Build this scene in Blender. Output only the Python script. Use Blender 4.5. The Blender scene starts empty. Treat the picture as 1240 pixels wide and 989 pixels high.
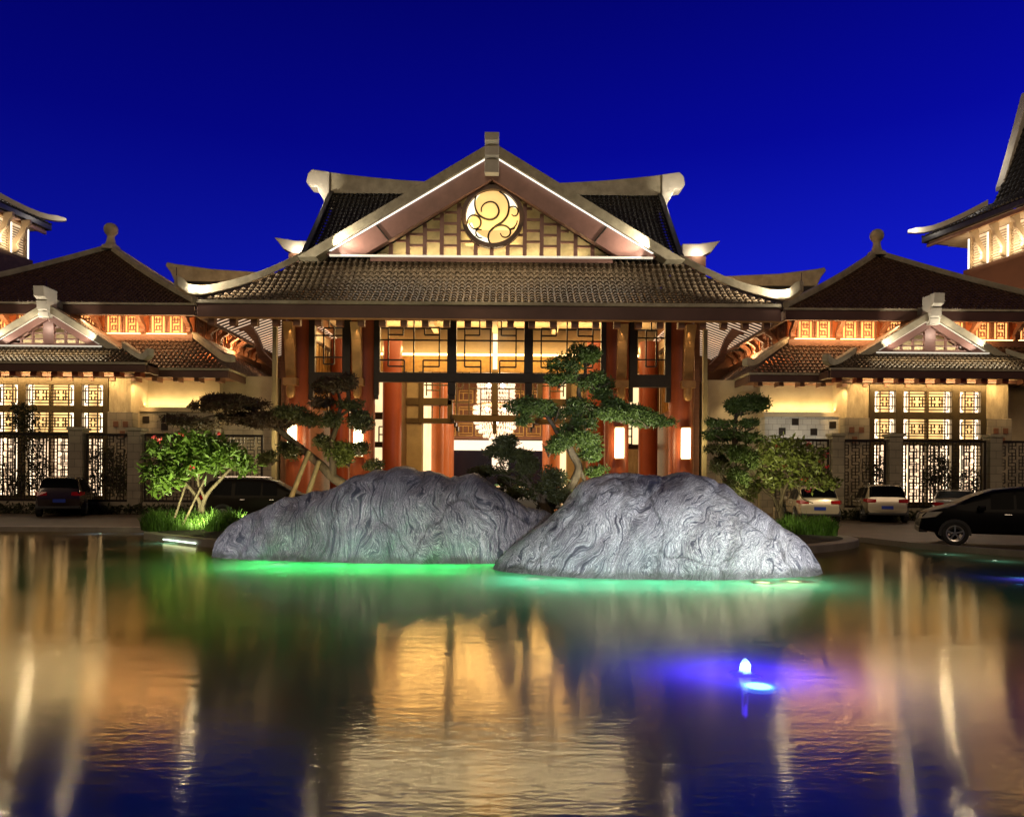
import bpy, bmesh, math, random
from math import sin, cos, pi, radians as R, sqrt
from mathutils import Vector, noise, Matrix

random.seed(7)
sc = bpy.context.scene
COL = sc.collection
X0 = -1.24                      # symmetry axis of the hotel front

# ------------------------------------------------------------------ camera
cam = bpy.data.cameras.new("camera")
camo = bpy.data.objects.new("camera", cam)
COL.objects.link(camo)
camo.location = (0, 0, 1.75)
camo.rotation_euler = (R(90), R(-0.45), 0)      # the photograph leans slightly
cam.sensor_width = 36
cam.lens = 36 * 900 / 1240
cam.shift_y = 85.5 / 1240
cam.clip_end = 3000
cam.clip_start = 0.05
sc.camera = camo

# ------------------------------------------------------------------ sky, sun, exposure
w = bpy.data.worlds.new("World")
sc.world = w
w.use_nodes = True
nt = w.node_tree
bg = nt.nodes["Background"]
sky = nt.nodes.new("ShaderNodeTexSky")
sky.sky_type = 'NISHITA'
sky.sun_disc = False
sky.sun_elevation = R(-3)
sky.sun_rotation = R(60)
tc = nt.nodes.new("ShaderNodeTexCoord")
sep = nt.nodes.new("ShaderNodeSeparateXYZ")
nt.links.new(tc.outputs["Generated"], sep.inputs[0])
ramp = nt.nodes.new("ShaderNodeValToRGB")
el = ramp.color_ramp.elements
el[0].position = 0.0
el[0].color = (0.012, 0.022, 0.40, 1)
el[1].position = 0.75
el[1].color = (0.0004, 0.0006, 0.06, 1)
for p, c in ((0.25, (0.0040, 0.008, 0.41, 1)), (0.40, (0.0014, 0.0022, 0.25, 1)), (0.54, (0.0008, 0.0012, 0.145, 1))):
    e = el.new(p)
    e.color = c
nt.links.new(sep.outputs[2], ramp.inputs[0])
mx = nt.nodes.new("ShaderNodeMix")
mx.data_type = 'RGBA'
mx.blend_type = 'ADD'
mx.inputs[0].default_value = 0.06
nt.links.new(ramp.outputs[0], mx.inputs[6])
skm = nt.nodes.new("ShaderNodeMix")
skm.data_type = 'RGBA'
skm.blend_type = 'MULTIPLY'
skm.inputs[0].default_value = 1
skm.inputs[7].default_value = (0.02, 0.03, 1, 1)
nt.links.new(sky.outputs[0], skm.inputs[6])
nt.links.new(skm.outputs[2], mx.inputs[7])
# twilight glow sits ahead of the viewer and to the right; the sky behind is nearly black
def wm(op, a=None, b=None):
    q = nt.nodes.new("ShaderNodeMath")
    q.operation = op
    for i_, v_ in enumerate((a, b)):
        if v_ is None:
            continue
        if isinstance(v_, (int, float)):
            q.inputs[i_].default_value = v_
        else:
            nt.links.new(v_, q.inputs[i_])
    return q.outputs[0]
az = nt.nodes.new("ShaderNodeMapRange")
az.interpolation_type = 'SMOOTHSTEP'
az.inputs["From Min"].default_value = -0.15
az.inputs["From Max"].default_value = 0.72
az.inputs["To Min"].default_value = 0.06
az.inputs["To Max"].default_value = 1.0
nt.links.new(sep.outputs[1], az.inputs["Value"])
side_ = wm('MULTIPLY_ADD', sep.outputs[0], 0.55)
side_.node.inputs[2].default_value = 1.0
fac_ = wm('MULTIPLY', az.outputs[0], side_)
sc_ = nt.nodes.new("ShaderNodeVectorMath")
sc_.operation = 'SCALE'
nt.links.new(mx.outputs[2], sc_.inputs[0])
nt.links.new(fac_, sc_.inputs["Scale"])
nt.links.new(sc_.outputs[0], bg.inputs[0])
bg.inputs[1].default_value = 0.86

sun = bpy.data.lights.new("sun", 'SUN')
sun.energy = 0.46
sun.color = (1.0, 0.72, 0.46)
sun.angle = R(25)
suno = bpy.data.objects.new("sun", sun)
COL.objects.link(suno)
suno.rotation_euler = (R(58), 0, R(-8))

sc.view_settings.view_transform = 'Standard'
sc.view_settings.look = 'None'
sc.view_settings.exposure = 0.28
sc.view_settings.gamma = 1
sc.view_settings.use_curve_mapping = False
sc.render.engine = 'CYCLES'
sc.cycles.use_denoising = True
try:
    sc.cycles.denoiser = 'OPENIMAGEDENOISE'
except Exception:
    pass
sc.cycles.max_bounces = 7
sc.cycles.diffuse_bounces = 3
sc.cycles.glossy_bounces = 3
sc.cycles.transparent_max_bounces = 8
sc.cycles.caustics_reflective = False
sc.cycles.caustics_refractive = False
sc.cycles.sample_clamp_indirect = 3.0
sc.cycles.blur_glossy = 0.5

# ------------------------------------------------------------------ materials
def newmat(name):
    m = bpy.data.materials.new(name)
    m.use_nodes = True
    return m, m.node_tree, m.node_tree.nodes["Principled BSDF"]

def mat(name, c, rough=0.6, metal=0.0, var=0.25, scale=3.0, bump=0.0, bscale=20.0, spec=0.5, trans=0.0, stretch=None):
    m, t, b = newmat(name)
    N, L = t.nodes, t.links
    co = N.new("ShaderNodeTexCoord")
    src = co.outputs["Object"]
    if stretch:
        mp = N.new("ShaderNodeMapping")
        mp.inputs["Scale"].default_value = stretch
        L.new(src, mp.inputs[0])
        src = mp.outputs[0]
    nz = N.new("ShaderNodeTexNoise")
    nz.inputs["Scale"].default_value = scale
    nz.inputs["Detail"].default_value = 6
    nz.inputs["Roughness"].default_value = 0.62
    L.new(src, nz.inputs["Vector"])
    rp = N.new("ShaderNodeValToRGB")
    rp.color_ramp.elements[0].position = 0.32
    rp.color_ramp.elements[1].position = 0.68
    rp.color_ramp.elements[0].color = (*[x * (1 - var) for x in c], 1)
    rp.color_ramp.elements[1].color = (*[min(1, x * (1 + var)) for x in c], 1)
    L.new(nz.outputs[0], rp.inputs[0])
    L.new(rp.outputs[0], b.inputs["Base Color"])
    b.inputs["Roughness"].default_value = rough
    b.inputs["Metallic"].default_value = metal
    b.inputs["Specular IOR Level"].default_value = spec
    if bump:
        n2 = N.new("ShaderNodeTexNoise")
        n2.inputs["Scale"].default_value = bscale
        n2.inputs["Detail"].default_value = 5
        L.new(src, n2.inputs["Vector"])
        bp = N.new("ShaderNodeBump")
        bp.inputs["Strength"].default_value = bump
        bp.inputs["Distance"].default_value = 0.05
        L.new(n2.outputs[0], bp.inputs["Height"])
        L.new(bp.outputs[0], b.inputs["Normal"])
    return m

def emit(name, c, s):
    m, t, b = newmat(name)
    b.inputs["Base Color"].default_value = (*[0.6 * x for x in c], 1)
    b.inputs["Emission Color"].default_value = (*c, 1)
    b.inputs["Emission Strength"].default_value = s
    b.inputs["Roughness"].default_value = 0.4
    return m

def emit_var(name, c, s, scale=1.5, var=0.35):
    m = emit(name, c, s)
    t = m.node_tree
    co = t.nodes.new("ShaderNodeTexCoord")
    nz = t.nodes.new("ShaderNodeTexNoise")
    nz.inputs["Scale"].default_value = scale
    t.links.new(co.outputs["Object"], nz.inputs["Vector"])
    mr = t.nodes.new("ShaderNodeMapRange")
    mr.inputs["From Min"].default_value = 0.3
    mr.inputs["From Max"].default_value = 0.7
    mr.inputs["To Min"].default_value = s * (1 - var)
    mr.inputs["To Max"].default_value = s * (1 + var)
    t.links.new(nz.outputs[0], mr.inputs["Value"])
    t.links.new(mr.outputs[0], t.nodes["Principled BSDF"].inputs["Emission Strength"])
    return m

def blockwork(name, c, bw, bh, mortar=0.01, var=0.12, rough=0.6):
    """stone cladding cut in blocks (world x/z and y/z)"""
    m, t, b = newmat(name)
    N, L = t.nodes, t.links
    co = N.new("ShaderNodeTexCoord")
    sp = N.new("ShaderNodeSeparateXYZ")
    L.new(co.outputs["Object"], sp.inputs[0])
    ad = N.new("ShaderNodeMath")
    L.new(sp.outputs[0], ad.inputs[0])
    L.new(sp.outputs[1], ad.inputs[1])
    cb = N.new("ShaderNodeCombineXYZ")
    L.new(ad.outputs[0], cb.inputs[0])
    L.new(sp.outputs[2], cb.inputs[1])
    br = N.new("ShaderNodeTexBrick")
    br.inputs["Scale"].default_value = 1
    br.inputs["Brick Width"].default_value = bw
    br.inputs["Row Height"].default_value = bh
    br.inputs["Mortar Size"].default_value = mortar
    br.inputs["Color1"].default_value = (*[x * (1 - var) for x in c], 1)
    br.inputs["Color2"].default_value = (*[x * (1 + var) for x in c], 1)
    br.inputs["Mortar"].default_value = (*[x * 0.45 for x in c], 1)
    L.new(cb.outputs[0], br.inputs["Vector"])
    nz = N.new("ShaderNodeTexNoise")
    nz.inputs["Scale"].default_value = 1.3
    nz.inputs["Detail"].default_value = 8
    L.new(co.outputs["Object"], nz.inputs["Vector"])
    mm = N.new("ShaderNodeMix")
    mm.data_type = 'RGBA'
    mm.blend_type = 'MULTIPLY'
    mm.inputs[0].default_value = 0.6
    L.new(br.outputs[0], mm.inputs[6])
    L.new(nz.outputs[0], mm.inputs[7])
    L.new(mm.outputs[2], b.inputs["Base Color"])
    b.inputs["Roughness"].default_value = rough
    bp = N.new("ShaderNodeBump")
    bp.inputs["Strength"].default_value = 0.5
    bp.inputs["Distance"].default_value = 0.02
    L.new(br.outputs["Fac"], bp.inputs["Height"])
    bp.invert = True
    L.new(bp.outputs[0], b.inputs["Normal"])
    return m

def rockmat(name, dark, light, ang, sc0):
    """folded, banded gneiss"""
    m, t, b = newmat(name)
    N, L = t.nodes, t.links
    co = N.new("ShaderNodeTexCoord")
    mp = N.new("ShaderNodeMapping")
    mp.inputs["Rotation"].default_value = ang
    mp.inputs["Scale"].default_value = sc0
    L.new(co.outputs["Object"], mp.inputs[0])
    # domain warp
    def warp(src, scale, amt):
        nz = N.new("ShaderNodeTexNoise")
        nz.inputs["Scale"].default_value = scale
        nz.inputs["Detail"].default_value = 3
        L.new(src, nz.inputs["Vector"])
        sub = N.new("ShaderNodeVectorMath")
        sub.operation = 'SUBTRACT'
        sub.inputs[1].default_value = (0.5, 0.5, 0.5)
        L.new(nz.outputs["Color"], sub.inputs[0])
        scl = N.new("ShaderNodeVectorMath")
        scl.operation = 'SCALE'
        scl.inputs["Scale"].default_value = amt
        L.new(sub.outputs[0], scl.inputs[0])
        add = N.new("ShaderNodeVectorMath")
        L.new(src, add.inputs[0])
        L.new(scl.outputs[0], add.inputs[1])
        return add.outputs[0]
    w1 = warp(mp.outputs[0], 0.55, 1.9)
    w2 = warp(w1, 1.7, 0.42)
    w3 = warp(w2, 6.0, 0.10)
    sp = N.new("ShaderNodeMapping")
    sp.inputs["Scale"].default_value = (17.0, 0.85, 1.3)
    L.new(w3, sp.inputs[0])
    band = N.new("ShaderNodeTexNoise")
    band.inputs["Scale"].default_value = 1.7
    band.inputs["Detail"].default_value = 4
    band.inputs["Roughness"].default_value = 0.66
    L.new(sp.outputs[0], band.inputs["Vector"])
    fine = N.new("ShaderNodeTexNoise")
    fine.inputs["Scale"].default_value = 34
    fine.inputs["Detail"].default_value = 5
    L.new(co.outputs["Object"], fine.inputs["Vector"])
    rp = N.new("ShaderNodeValToRGB")
    e = rp.color_ramp.elements
    mid = [(a + c) / 2.6 for a, c in zip(dark, light)]
    e[0].position = 0.36
    e[0].color = (*[x * 0.6 for x in dark], 1)
    e[1].position = 0.70
    e[1].color = (*[x * .75 for x in light], 1)
    for p, c in ((0.41, dark), (0.45, [x * .8 for x in mid]), (0.468, [x * .95 for x in light]), (0.482, [x * .8 for x in mid]), (0.51, [x * .9 for x in dark]), (0.535, [x * .85 for x in mid]), (0.555, [x * 1.2 for x in dark]), (0.575, [x * 1.15 for x in light]), (0.592, [x * .85 for x in mid]), (0.63, [x * 0.7 for x in mid])):
        q = e.new(p)
        q.color = (*c, 1)
    L.new(band.outputs[0], rp.inputs[0])
    big = N.new("ShaderNodeTexNoise")
    big.inputs["Scale"].default_value = 0.8
    big.inputs["Detail"].default_value = 4
    L.new(co.outputs["Object"], big.inputs["Vector"])
    br = N.new("ShaderNodeValToRGB")
    br.color_ramp.elements[0].position = 0.35
    br.color_ramp.elements[0].color = (0.62, 0.60, 0.62, 1)
    br.color_ramp.elements[1].position = 0.65
    br.color_ramp.elements[1].color = (1.15, 1.12, 1.08, 1)
    L.new(big.outputs[0], br.inputs[0])
    mm = N.new("ShaderNodeMix")
    mm.data_type = 'RGBA'
    mm.blend_type = 'MULTIPLY'
    mm.inputs[0].default_value = 1
    L.new(rp.outputs[0], mm.inputs[6])
    L.new(br.outputs[0], mm.inputs[7])
    m2 = N.new("ShaderNodeMix")
    m2.data_type = 'RGBA'
    m2.blend_type = 'OVERLAY'
    m2.inputs[0].default_value = 0.55
    L.new(mm.outputs[2], m2.inputs[6])
    L.new(fine.outputs[0], m2.inputs[7])
    # a few long fissures
    vo = N.new("ShaderNodeTexVoronoi")
    vo.feature = 'DISTANCE_TO_EDGE'
    vo.inputs["Scale"].default_value = 0.40
    L.new(w3, vo.inputs["Vector"])
    cr = N.new("ShaderNodeMapRange")
    cr.inputs["From Min"].default_value = 0.0
    cr.inputs["From Max"].default_value = 0.016
    cr.inputs["To Min"].default_value = 0.45
    cr.inputs["To Max"].default_value = 1.0
    L.new(vo.outputs["Distance"], cr.inputs["Value"])
    mc = N.new("ShaderNodeMix")
    mc.data_type = 'RGBA'
    mc.blend_type = 'MULTIPLY'
    mc.inputs[0].default_value = 1
    L.new(m2.outputs[2], mc.inputs[6])
    L.new(cr.outputs[0], mc.inputs[7])
    m2 = mc
    # wet, algae-stained foot where the water laps
    sx = N.new("ShaderNodeSeparateXYZ")
    L.new(co.outputs["Object"], sx.inputs[0])
    wn = N.new("ShaderNodeTexNoise")
    wn.inputs["Scale"].default_value = 3.5
    wn.inputs["Detail"].default_value = 6
    L.new(co.outputs["Object"], wn.inputs["Vector"])
    ws = N.new("ShaderNodeMath")
    ws.operation = 'MULTIPLY_ADD'
    ws.inputs[1].default_value = -0.34
    L.new(wn.outputs[0], ws.inputs[0])
    L.new(sx.outputs[2], ws.inputs[2])
    wr = N.new("ShaderNodeMapRange")
    wr.inputs["From Min"].default_value = -0.16
    wr.inputs["From Max"].default_value = -0.04
    wr.inputs["To Min"].default_value = 0.75
    wr.inputs["To Max"].default_value = 0.0
    L.new(ws.outputs[0], wr.inputs["Value"])
    m3 = N.new("ShaderNodeMix")
    m3.data_type = 'RGBA'
    L.new(wr.outputs[0], m3.inputs[0])
    L.new(m2.outputs[2], m3.inputs[6])
    m3.inputs[7].default_value = (0.035, 0.038, 0.022, 1)
    L.new(m3.outputs[2], b.inputs["Base Color"])
    b.inputs["Roughness"].default_value = 0.55
    hm = N.new("ShaderNodeMath")
    hm.operation = 'MULTIPLY_ADD'
    hm.inputs[1].default_value = 0.25
    L.new(fine.outputs[0], hm.inputs[0])
    hb = N.new("ShaderNodeMath")
    hb.operation = 'MULTIPLY_ADD'
    hb.inputs[1].default_value = 0.5
    L.new(cr.outputs[0], hb.inputs[0])
    L.new(band.outputs[0], hb.inputs[2])
    L.new(hb.outputs[0], hm.inputs[2])
    bp = N.new("ShaderNodeBump")
    bp.inputs["Strength"].default_value = 0.7
    bp.inputs["Distance"].default_value = 0.032
    L.new(hm.outputs[0], bp.inputs["Height"])
    L.new(bp.outputs[0], b.inputs["Normal"])
    return m

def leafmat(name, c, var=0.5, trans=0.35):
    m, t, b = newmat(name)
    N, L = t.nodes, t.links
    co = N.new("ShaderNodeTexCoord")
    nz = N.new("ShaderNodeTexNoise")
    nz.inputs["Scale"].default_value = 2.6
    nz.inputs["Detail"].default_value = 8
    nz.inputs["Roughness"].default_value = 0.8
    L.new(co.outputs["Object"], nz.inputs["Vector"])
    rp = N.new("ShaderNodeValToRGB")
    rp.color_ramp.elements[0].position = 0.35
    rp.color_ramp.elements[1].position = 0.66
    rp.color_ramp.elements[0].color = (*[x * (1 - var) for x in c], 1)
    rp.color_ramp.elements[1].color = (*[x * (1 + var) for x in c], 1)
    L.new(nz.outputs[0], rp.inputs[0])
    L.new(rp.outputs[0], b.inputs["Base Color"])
    b.inputs["Roughness"].default_value = 0.5
    tr = N.new("ShaderNodeBsdfTranslucent")
    L.new(rp.outputs[0], tr.inputs[0])
    ms = N.new("ShaderNodeMixShader")
    ms.inputs[0].default_value = trans
    out = N["Material Output"]
    L.new(b.outputs[0], ms.inputs[1])
    L.new(tr.outputs[0], ms.inputs[2])
    L.new(ms.outputs[0], out.inputs[0])
    return m

M = {}
M['tile'] = mat('grey_brown_roof_tile', (0.135, 0.10, 0.062), 0.36, 0, 0.5, 3.5, 0.2, 30)
M['tile_dark'] = mat('dark_roof_tile', (0.035, 0.034, 0.033), 0.38, 0, 0.5, 3.5)
M['tile_brown'] = mat('brown_roof_tile', (0.115, 0.064, 0.036), 0.5, 0, 0.5, 3.5)
M['fascia'] = mat('brown_painted_metal', (0.105, 0.052, 0.038), 0.42, 0.1, 0.18, 0.7)
M['board'] = mat('plum_brown_bargeboard', (0.24, 0.125, 0.10), 0.40, 0.1, 0.16, 1.2, 0.08, 14)
M['cap'] = mat('khaki_ridge_render', (0.38, 0.335, 0.23), 0.65, 0, 0.26, 1.6, 0.3, 12)
M['white_cap'] = mat('pale_ridge_render', (0.55, 0.51, 0.42), 0.6, 0, 0.10, 1.5, 0.1, 20)
M['red'] = mat('vermilion_lacquer', (0.24, 0.054, 0.020), 0.36, 0, 0.15, 0.6)
M['orange'] = mat('orange_lacquer', (0.44, 0.13, 0.04), 0.4, 0, 0.12, 0.6)
M['dark'] = mat('dark_bronze_metal', (0.022, 0.016, 0.011), 0.42, 0.3, 0.25, 3)
M['olive'] = mat('olive_bronze_frame', (0.085, 0.062, 0.026), 0.42, 0.3, 0.22, 1.5)
M['bronze'] = mat('polished_bronze', (0.42, 0.23, 0.09), 0.36, 0.5, 0.2, 2)
M['wood'] = mat('brown_timber', (0.19, 0.085, 0.045), 0.5, 0, 0.25, 2, 0, 20, 0.5, 0, (1, 1, 6))
M['cream'] = mat('cream_plaster', (0.46, 0.375, 0.235), 0.75, 0, 0.13, 0.8, 0.12, 9)
M['cream_board'] = mat('pale_ceiling_board', (0.52, 0.40, 0.26), 0.7, 0, 0.1, 1)
M['stone'] = blockwork('cut_cream_stone', (0.44, 0.38, 0.27), 0.55, 0.36)
M['stone_lamplit'] = blockwork('cut_stone_lamplit', (0.62, 0.60, 0.52), 0.46, 0.30)  # paler copy of the cut stone, white lamplight put into its colour
M['split'] = mat('split_face_stone', (0.42, 0.35, 0.22), 0.8, 0, 0.3, 2.2, 0.9, 6, 0.3, 0, (1.6, 1.6, 0.5))
M['brownwall'] = mat('brown_render', (0.13, 0.060, 0.030), 0.8, 0, 0.15, 0.5)
M['khaki'] = mat('khaki_stone', (0.30, 0.24, 0.12), 0.6, 0, 0.2, 1.2)
M['navy'] = mat('night_opening_navy', (0.006, 0.008, 0.022), 0.25, 0, 0.2, 1)
M['gold'] = mat('gold_leaf', (0.55, 0.36, 0.12), 0.35, 0.6, 0.25, 3)
M['floor'] = mat('polished_stone_floor', (0.30, 0.24, 0.17), 0.18, 0, 0.2, 0.8)
M['bark'] = mat('bark', (0.075, 0.056, 0.034), 0.85, 0, 0.4, 6, 0.8, 18, 0.3, 0, (1, 1, 0.4))
M['timber'] = mat('peeled_timber', (0.13, 0.10, 0.042), 0.7, 0, 0.25, 4)
M['needle'] = leafmat('podocarpus_leaf', (0.066, 0.104, 0.020))
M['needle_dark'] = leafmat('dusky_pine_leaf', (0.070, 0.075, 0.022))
M['needle_red'] = leafmat('russet_pine_leaf', (0.085, 0.052, 0.026))
M['leaf'] = leafmat('frangipani_leaf', (0.100, 0.170, 0.024), 0.45, 0.45)
M['leaf_olive'] = leafmat('olive_shrub_leaf', (0.125, 0.150, 0.030), 0.5, 0.4)
M['bamboo'] = leafmat('bamboo_leaf', (0.045, 0.050, 0.018))
M['grassm'] = leafmat('grass_blade', (0.075, 0.150, 0.022), 0.5, 0.4)
M['flower'] = mat('red_petal', (0.34, 0.016, 0.02), 0.5, 0, 0.2, 5)
M['tyre'] = mat('tyre_rubber', (0.012, 0.012, 0.012), 0.8, 0, 0.2, 5)
M['alloy'] = mat('alloy_wheel', (0.45, 0.45, 0.46), 0.3, 0.9, 0.1, 5)
M['glass'] = mat('dark_car_glass', (0.004, 0.005, 0.006), 0.30, 0, 0.1, 2, 0, 20, 0.02)
M['plate'] = mat('blue_number_plate', (0.02, 0.055, 0.42), 0.4, 0, 0.1, 6)
M['taillamp'] = mat('red_tail_lamp', (0.42, 0.012, 0.012), 0.15, 0, 0.15, 5)
M['headlamp'] = mat('clear_headlamp', (0.55, 0.52, 0.42), 0.12, 0.3, 0.15, 8)
M['chrome'] = mat('chrome_trim', (0.6, 0.6, 0.6), 0.15, 1.0, 0.05, 4)
M['plastic'] = mat('black_plastic', (0.018, 0.018, 0.018), 0.5, 0, 0.2, 4)
M['foam'] = mat('foaming_water', (0.8, 0.82, 0.85), 0.35, 0, 0.05, 9)
M['kerb'] = mat('grey_kerb_stone', (0.26, 0.23, 0.18), 0.6, 0, 0.2, 1.5, 0.3, 18)
M['soil'] = mat('dark_soil', (0.035, 0.028, 0.018), 0.95, 0, 0.4, 4, 0.8, 14)
M['pool'] = mat('pond_floor_pebble', (0.085, 0.085, 0.075), 0.7, 0, 0.5, 9, 0.5, 12)
M['rock_a'] = rockmat('folded_grey_gneiss', (0.070, 0.073, 0.090), (0.46, 0.43, 0.42), (0.3, 0.2, R(8)), (0.75, 0.6, 0.5))
M['rock_b'] = rockmat('streaked_pale_gneiss', (0.10, 0.103, 0.125), (0.74, 0.72, 0.70), (0.5, R(-42), R(12)), (0.95, 0.7, 0.8))

M['e_pane'] = emit_var('lit_window_cream', (1.0, 0.58, 0.21), 1.3, 1.1, 0.45)
M['e_edge'] = emit('lit_window_edge', (1.0, 0.76, 0.50), 2.8)
M['e_pane_low'] = emit_var('lit_window_rose', (1.0, 0.68, 0.42), 1.3, 1.2, 0.45)
M['e_orange'] = emit_var('amber_clerestory_glow', (1.0, 0.38, 0.11), 1.5, 0.9, 0.3)
M['e_orange_strip'] = emit('amber_light_strip', (1.0, 0.55, 0.20), 7.0)
M['e_white_strip'] = emit('white_light_strip', (1.0, 0.93, 0.80), 1.15)
M['e_soft_strip'] = emit('soft_light_strip', (1.0, 0.92, 0.74), 0.5)
M['e_warm_strip'] = emit('warm_light_strip', (1.0, 0.70, 0.30), 5.0)
M['e_lamp'] = emit('column_lamp_glow', (1.0, 0.86, 0.52), 7.0)
M['e_emblem'] = emit_var('emblem_glow', (1.0, 0.61, 0.21), 0.84, 0.7, 0.15)
M['e_emblem_rim'] = emit('emblem_rim_glow', (1.0, 0.90, 0.66), 1.4)
M['e_soffit'] = emit('self_lit_soffit', (1.0, 0.70, 0.48), .70)  # soffit board glows by emission in place of light washing over it
M['e_louver'] = emit('louvre_glow', (1.0, 0.76, 0.46), .7)
M['e_crystal'] = emit('crystal_bead_glow', (1.0, 0.80, 0.60), 0.75)
M['e_bulb'] = emit('bulb_glow', (1.0, 0.92, 0.80), 18.0)
M['e_pool'] = emit('pool_lens', (0.75, 1.0, 0.75), 6.0)
M['e_pool_dim'] = emit('pool_lens_dim', (0.3, 1.0, 0.5), 1.0)
M['e_pool_y'] = emit('pool_lens_yellow', (0.95, 1.0, 0.45), 9.0)
M['e_pool_b'] = emit('pool_lens_blue', (0.10, 0.32, 1.0), 6.0)
M['e_lobby'] = emit_var('lobby_wall_self_lit', (1.0, 0.74, 0.40), 1.05, 0.5, 0.2)  # cream walls glow by emission, standing for the lobby light on them
M['e_white'] = emit('white_self_lit', (1.0, 0.82, 0.62), 1.0)  # pale posts and bulkhead glow by emission instead of being lit

def paint(name, c, rough=0.25, metal=0.2):
    m = mat(name, c, rough, metal, 0.06, 2)
    b = m.node_tree.nodes["Principled BSDF"]
    b.inputs["Coat Weight"].default_value = 0.02 if name in ('black_paint', 'grey_gold_paint') else 0.8
    b.inputs["Coat Roughness"].default_value = 0.05
    if name in ('black_paint', 'grey_gold_paint'):
        b.inputs["Specular IOR Level"].default_value = 0.06
    return m

# ------------------------------------------------------------------ builders
def root_loc(o):
    while o.parent:
        o = o.parent
    return o.location

class MB:
    def __init__(s, fx=None):
        s.v, s.f, s.fx = [], [], fx
    def add(s, pts, faces):
        b = len(s.v)
        if s.fx:
            pts = [s.fx(p) for p in pts]
        s.v += [tuple(p) for p in pts]
        s.f += [tuple(b + i for i in q) for q in faces]
        return s
    def box(s, x0, x1, y0, y1, z0, z1):
        return s.add([(x, y, z) for z in (z0, z1) for y in (y0, y1) for x in (x0, x1)],
                     [(0, 2, 3, 1), (4, 5, 7, 6), (0, 1, 5, 4), (2, 6, 7, 3), (0, 4, 6, 2), (1, 3, 7, 5)])
    def beam(s, p, q, wd, ht, up=(0, 0, 1)):
        p, q = Vector(p), Vector(q)
        d = (q - p).normalized()
        sd = d.cross(Vector(up)).normalized()
        u = sd.cross(d)
        pts = []
        for c in (p, q):
            for a, b in ((-1, -1), (1, -1), (1, 1), (-1, 1)):
                pts.append(c + sd * a * wd / 2 + u * b * ht / 2)
        return s.add(pts, [(3, 2, 1, 0), (4, 5, 6, 7), (0, 1, 5, 4), (1, 2, 6, 5), (2, 3, 7, 6), (3, 0, 4, 7)])
    def tube(s, pts, r, n=8):
        pts = [Vector(p) for p in pts]
        rs = r if isinstance(r, (list, tuple)) else [r] * len(pts)
        vs, fs = [], []
        ref = None
        for i, p in enumerate(pts):
            d = (pts[min(i + 1, len(pts) - 1)] - pts[max(i - 1, 0)]).normalized()
            if ref is None:
                ref = d.orthogonal().normalized()
            ref = (ref - d * ref.dot(d)).normalized()
            b = d.cross(ref)
            for k in range(n):
                a = 2 * pi * k / n
                vs.append(p + (ref * cos(a) + b * sin(a)) * rs[i])
        for i in range(len(pts) - 1):
            for k in range(n):
                fs.append((i * n + k, i * n + (k + 1) % n, (i + 1) * n + (k + 1) % n, (i + 1) * n + k))
        fs.append(tuple(range(n - 1, -1, -1)))
        fs.append(tuple(range((len(pts) - 1) * n, len(pts) * n)))
        return s.add(vs, fs)
    def lathe(s, c, prof, n=20):
        vs, fs = [], []
        for r, z in prof:
            for k in range(n):
                a = 2 * pi * k / n
                vs.append((c[0] + r * cos(a), c[1] + r * sin(a), c[2] + z))
        m = len(prof)
        for i in range(m - 1):
            for k in range(n):
                fs.append((i * n + k, i * n + (k + 1) % n, (i + 1) * n + (k + 1) % n, (i + 1) * n + k))
        fs.append(tuple(range(n - 1, -1, -1)))
        fs.append(tuple(range((m - 1) * n, m * n)))
        return s.add(vs, fs)
    def prism(s, poly, a0, a1, axis='y'):
        n = len(poly)
        if axis == 'y':
            g = lambda p, a: (p[0], a, p[1])
        elif axis == 'x':
            g = lambda p, a: (a, p[0], p[1])
        else:
            g = lambda p, a: (p[0], p[1], a)
        vs = [g(p, a0) for p in poly] + [g(p, a1) for p in poly]
        fs = [tuple(range(n)), tuple(range(2 * n - 1, n - 1, -1))]
        fs += [(i, i + n, (i + 1) % n + n, (i + 1) % n) for i in range(n)]
        return s.add(vs, fs)
    def ribbon(s, pts, heights, width, side):
        """upright plate following pts (its foot line); side = horizontal thickness direction"""
        sd = Vector(side).normalized() * (width / 2)
        vs, fs = [], []
        for p, h in zip(pts, heights):
            p = Vector(p)
            t = p + Vector((0, 0, h))
            vs += [p - sd, p + sd, t + sd, t - sd]
        n = len(pts)
        for i in range(n - 1):
            for k in range(4):
                fs.append((i * 4 + k, i * 4 + (k + 1) % 4, (i + 1) * 4 + (k + 1) % 4, (i + 1) * 4 + k))
        fs.append((3, 2, 1, 0))
        b = (n - 1) * 4
        fs.append((b, b + 1, b + 2, b + 3))
        return s.add(vs, fs)
    def build(s, name, m, parent=None, smooth=None, bevel=0.0, local=False, recalc=True):
        me = bpy.data.meshes.new(name)
        o = bpy.data.objects.new(name, me)
        COL.objects.link(o)
        vs = s.v
        if parent is not None:
            o.parent = parent
            if not local:
                l = root_loc(parent)
                vs = [(x - l.x, y - l.y, z - l.z) for x, y, z in vs]
        me.from_pydata(vs, [], s.f)
        if recalc:
            bm = bmesh.new()
            bm.from_mesh(me)
            bmesh.ops.recalc_face_normals(bm, faces=bm.faces)
            bm.to_mesh(me)
            bm.free()
        me.materials.append(m)
        if smooth is not None:
            me.polygons.foreach_set("use_smooth", [True] * len(me.polygons))
            if smooth < 180:
                me.set_sharp_from_angle(angle=R(smooth))
        if bevel:
            md = o.modifiers.new("bevel", 'BEVEL')
            md.width = bevel
            md.segments = 2
            md.limit_method = 'ANGLE'
        return o

def tag(o, label, cat, group=None):
    o["label"] = label
    o["category"] = cat
    if group:
        o["group"] = group
    return o

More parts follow.
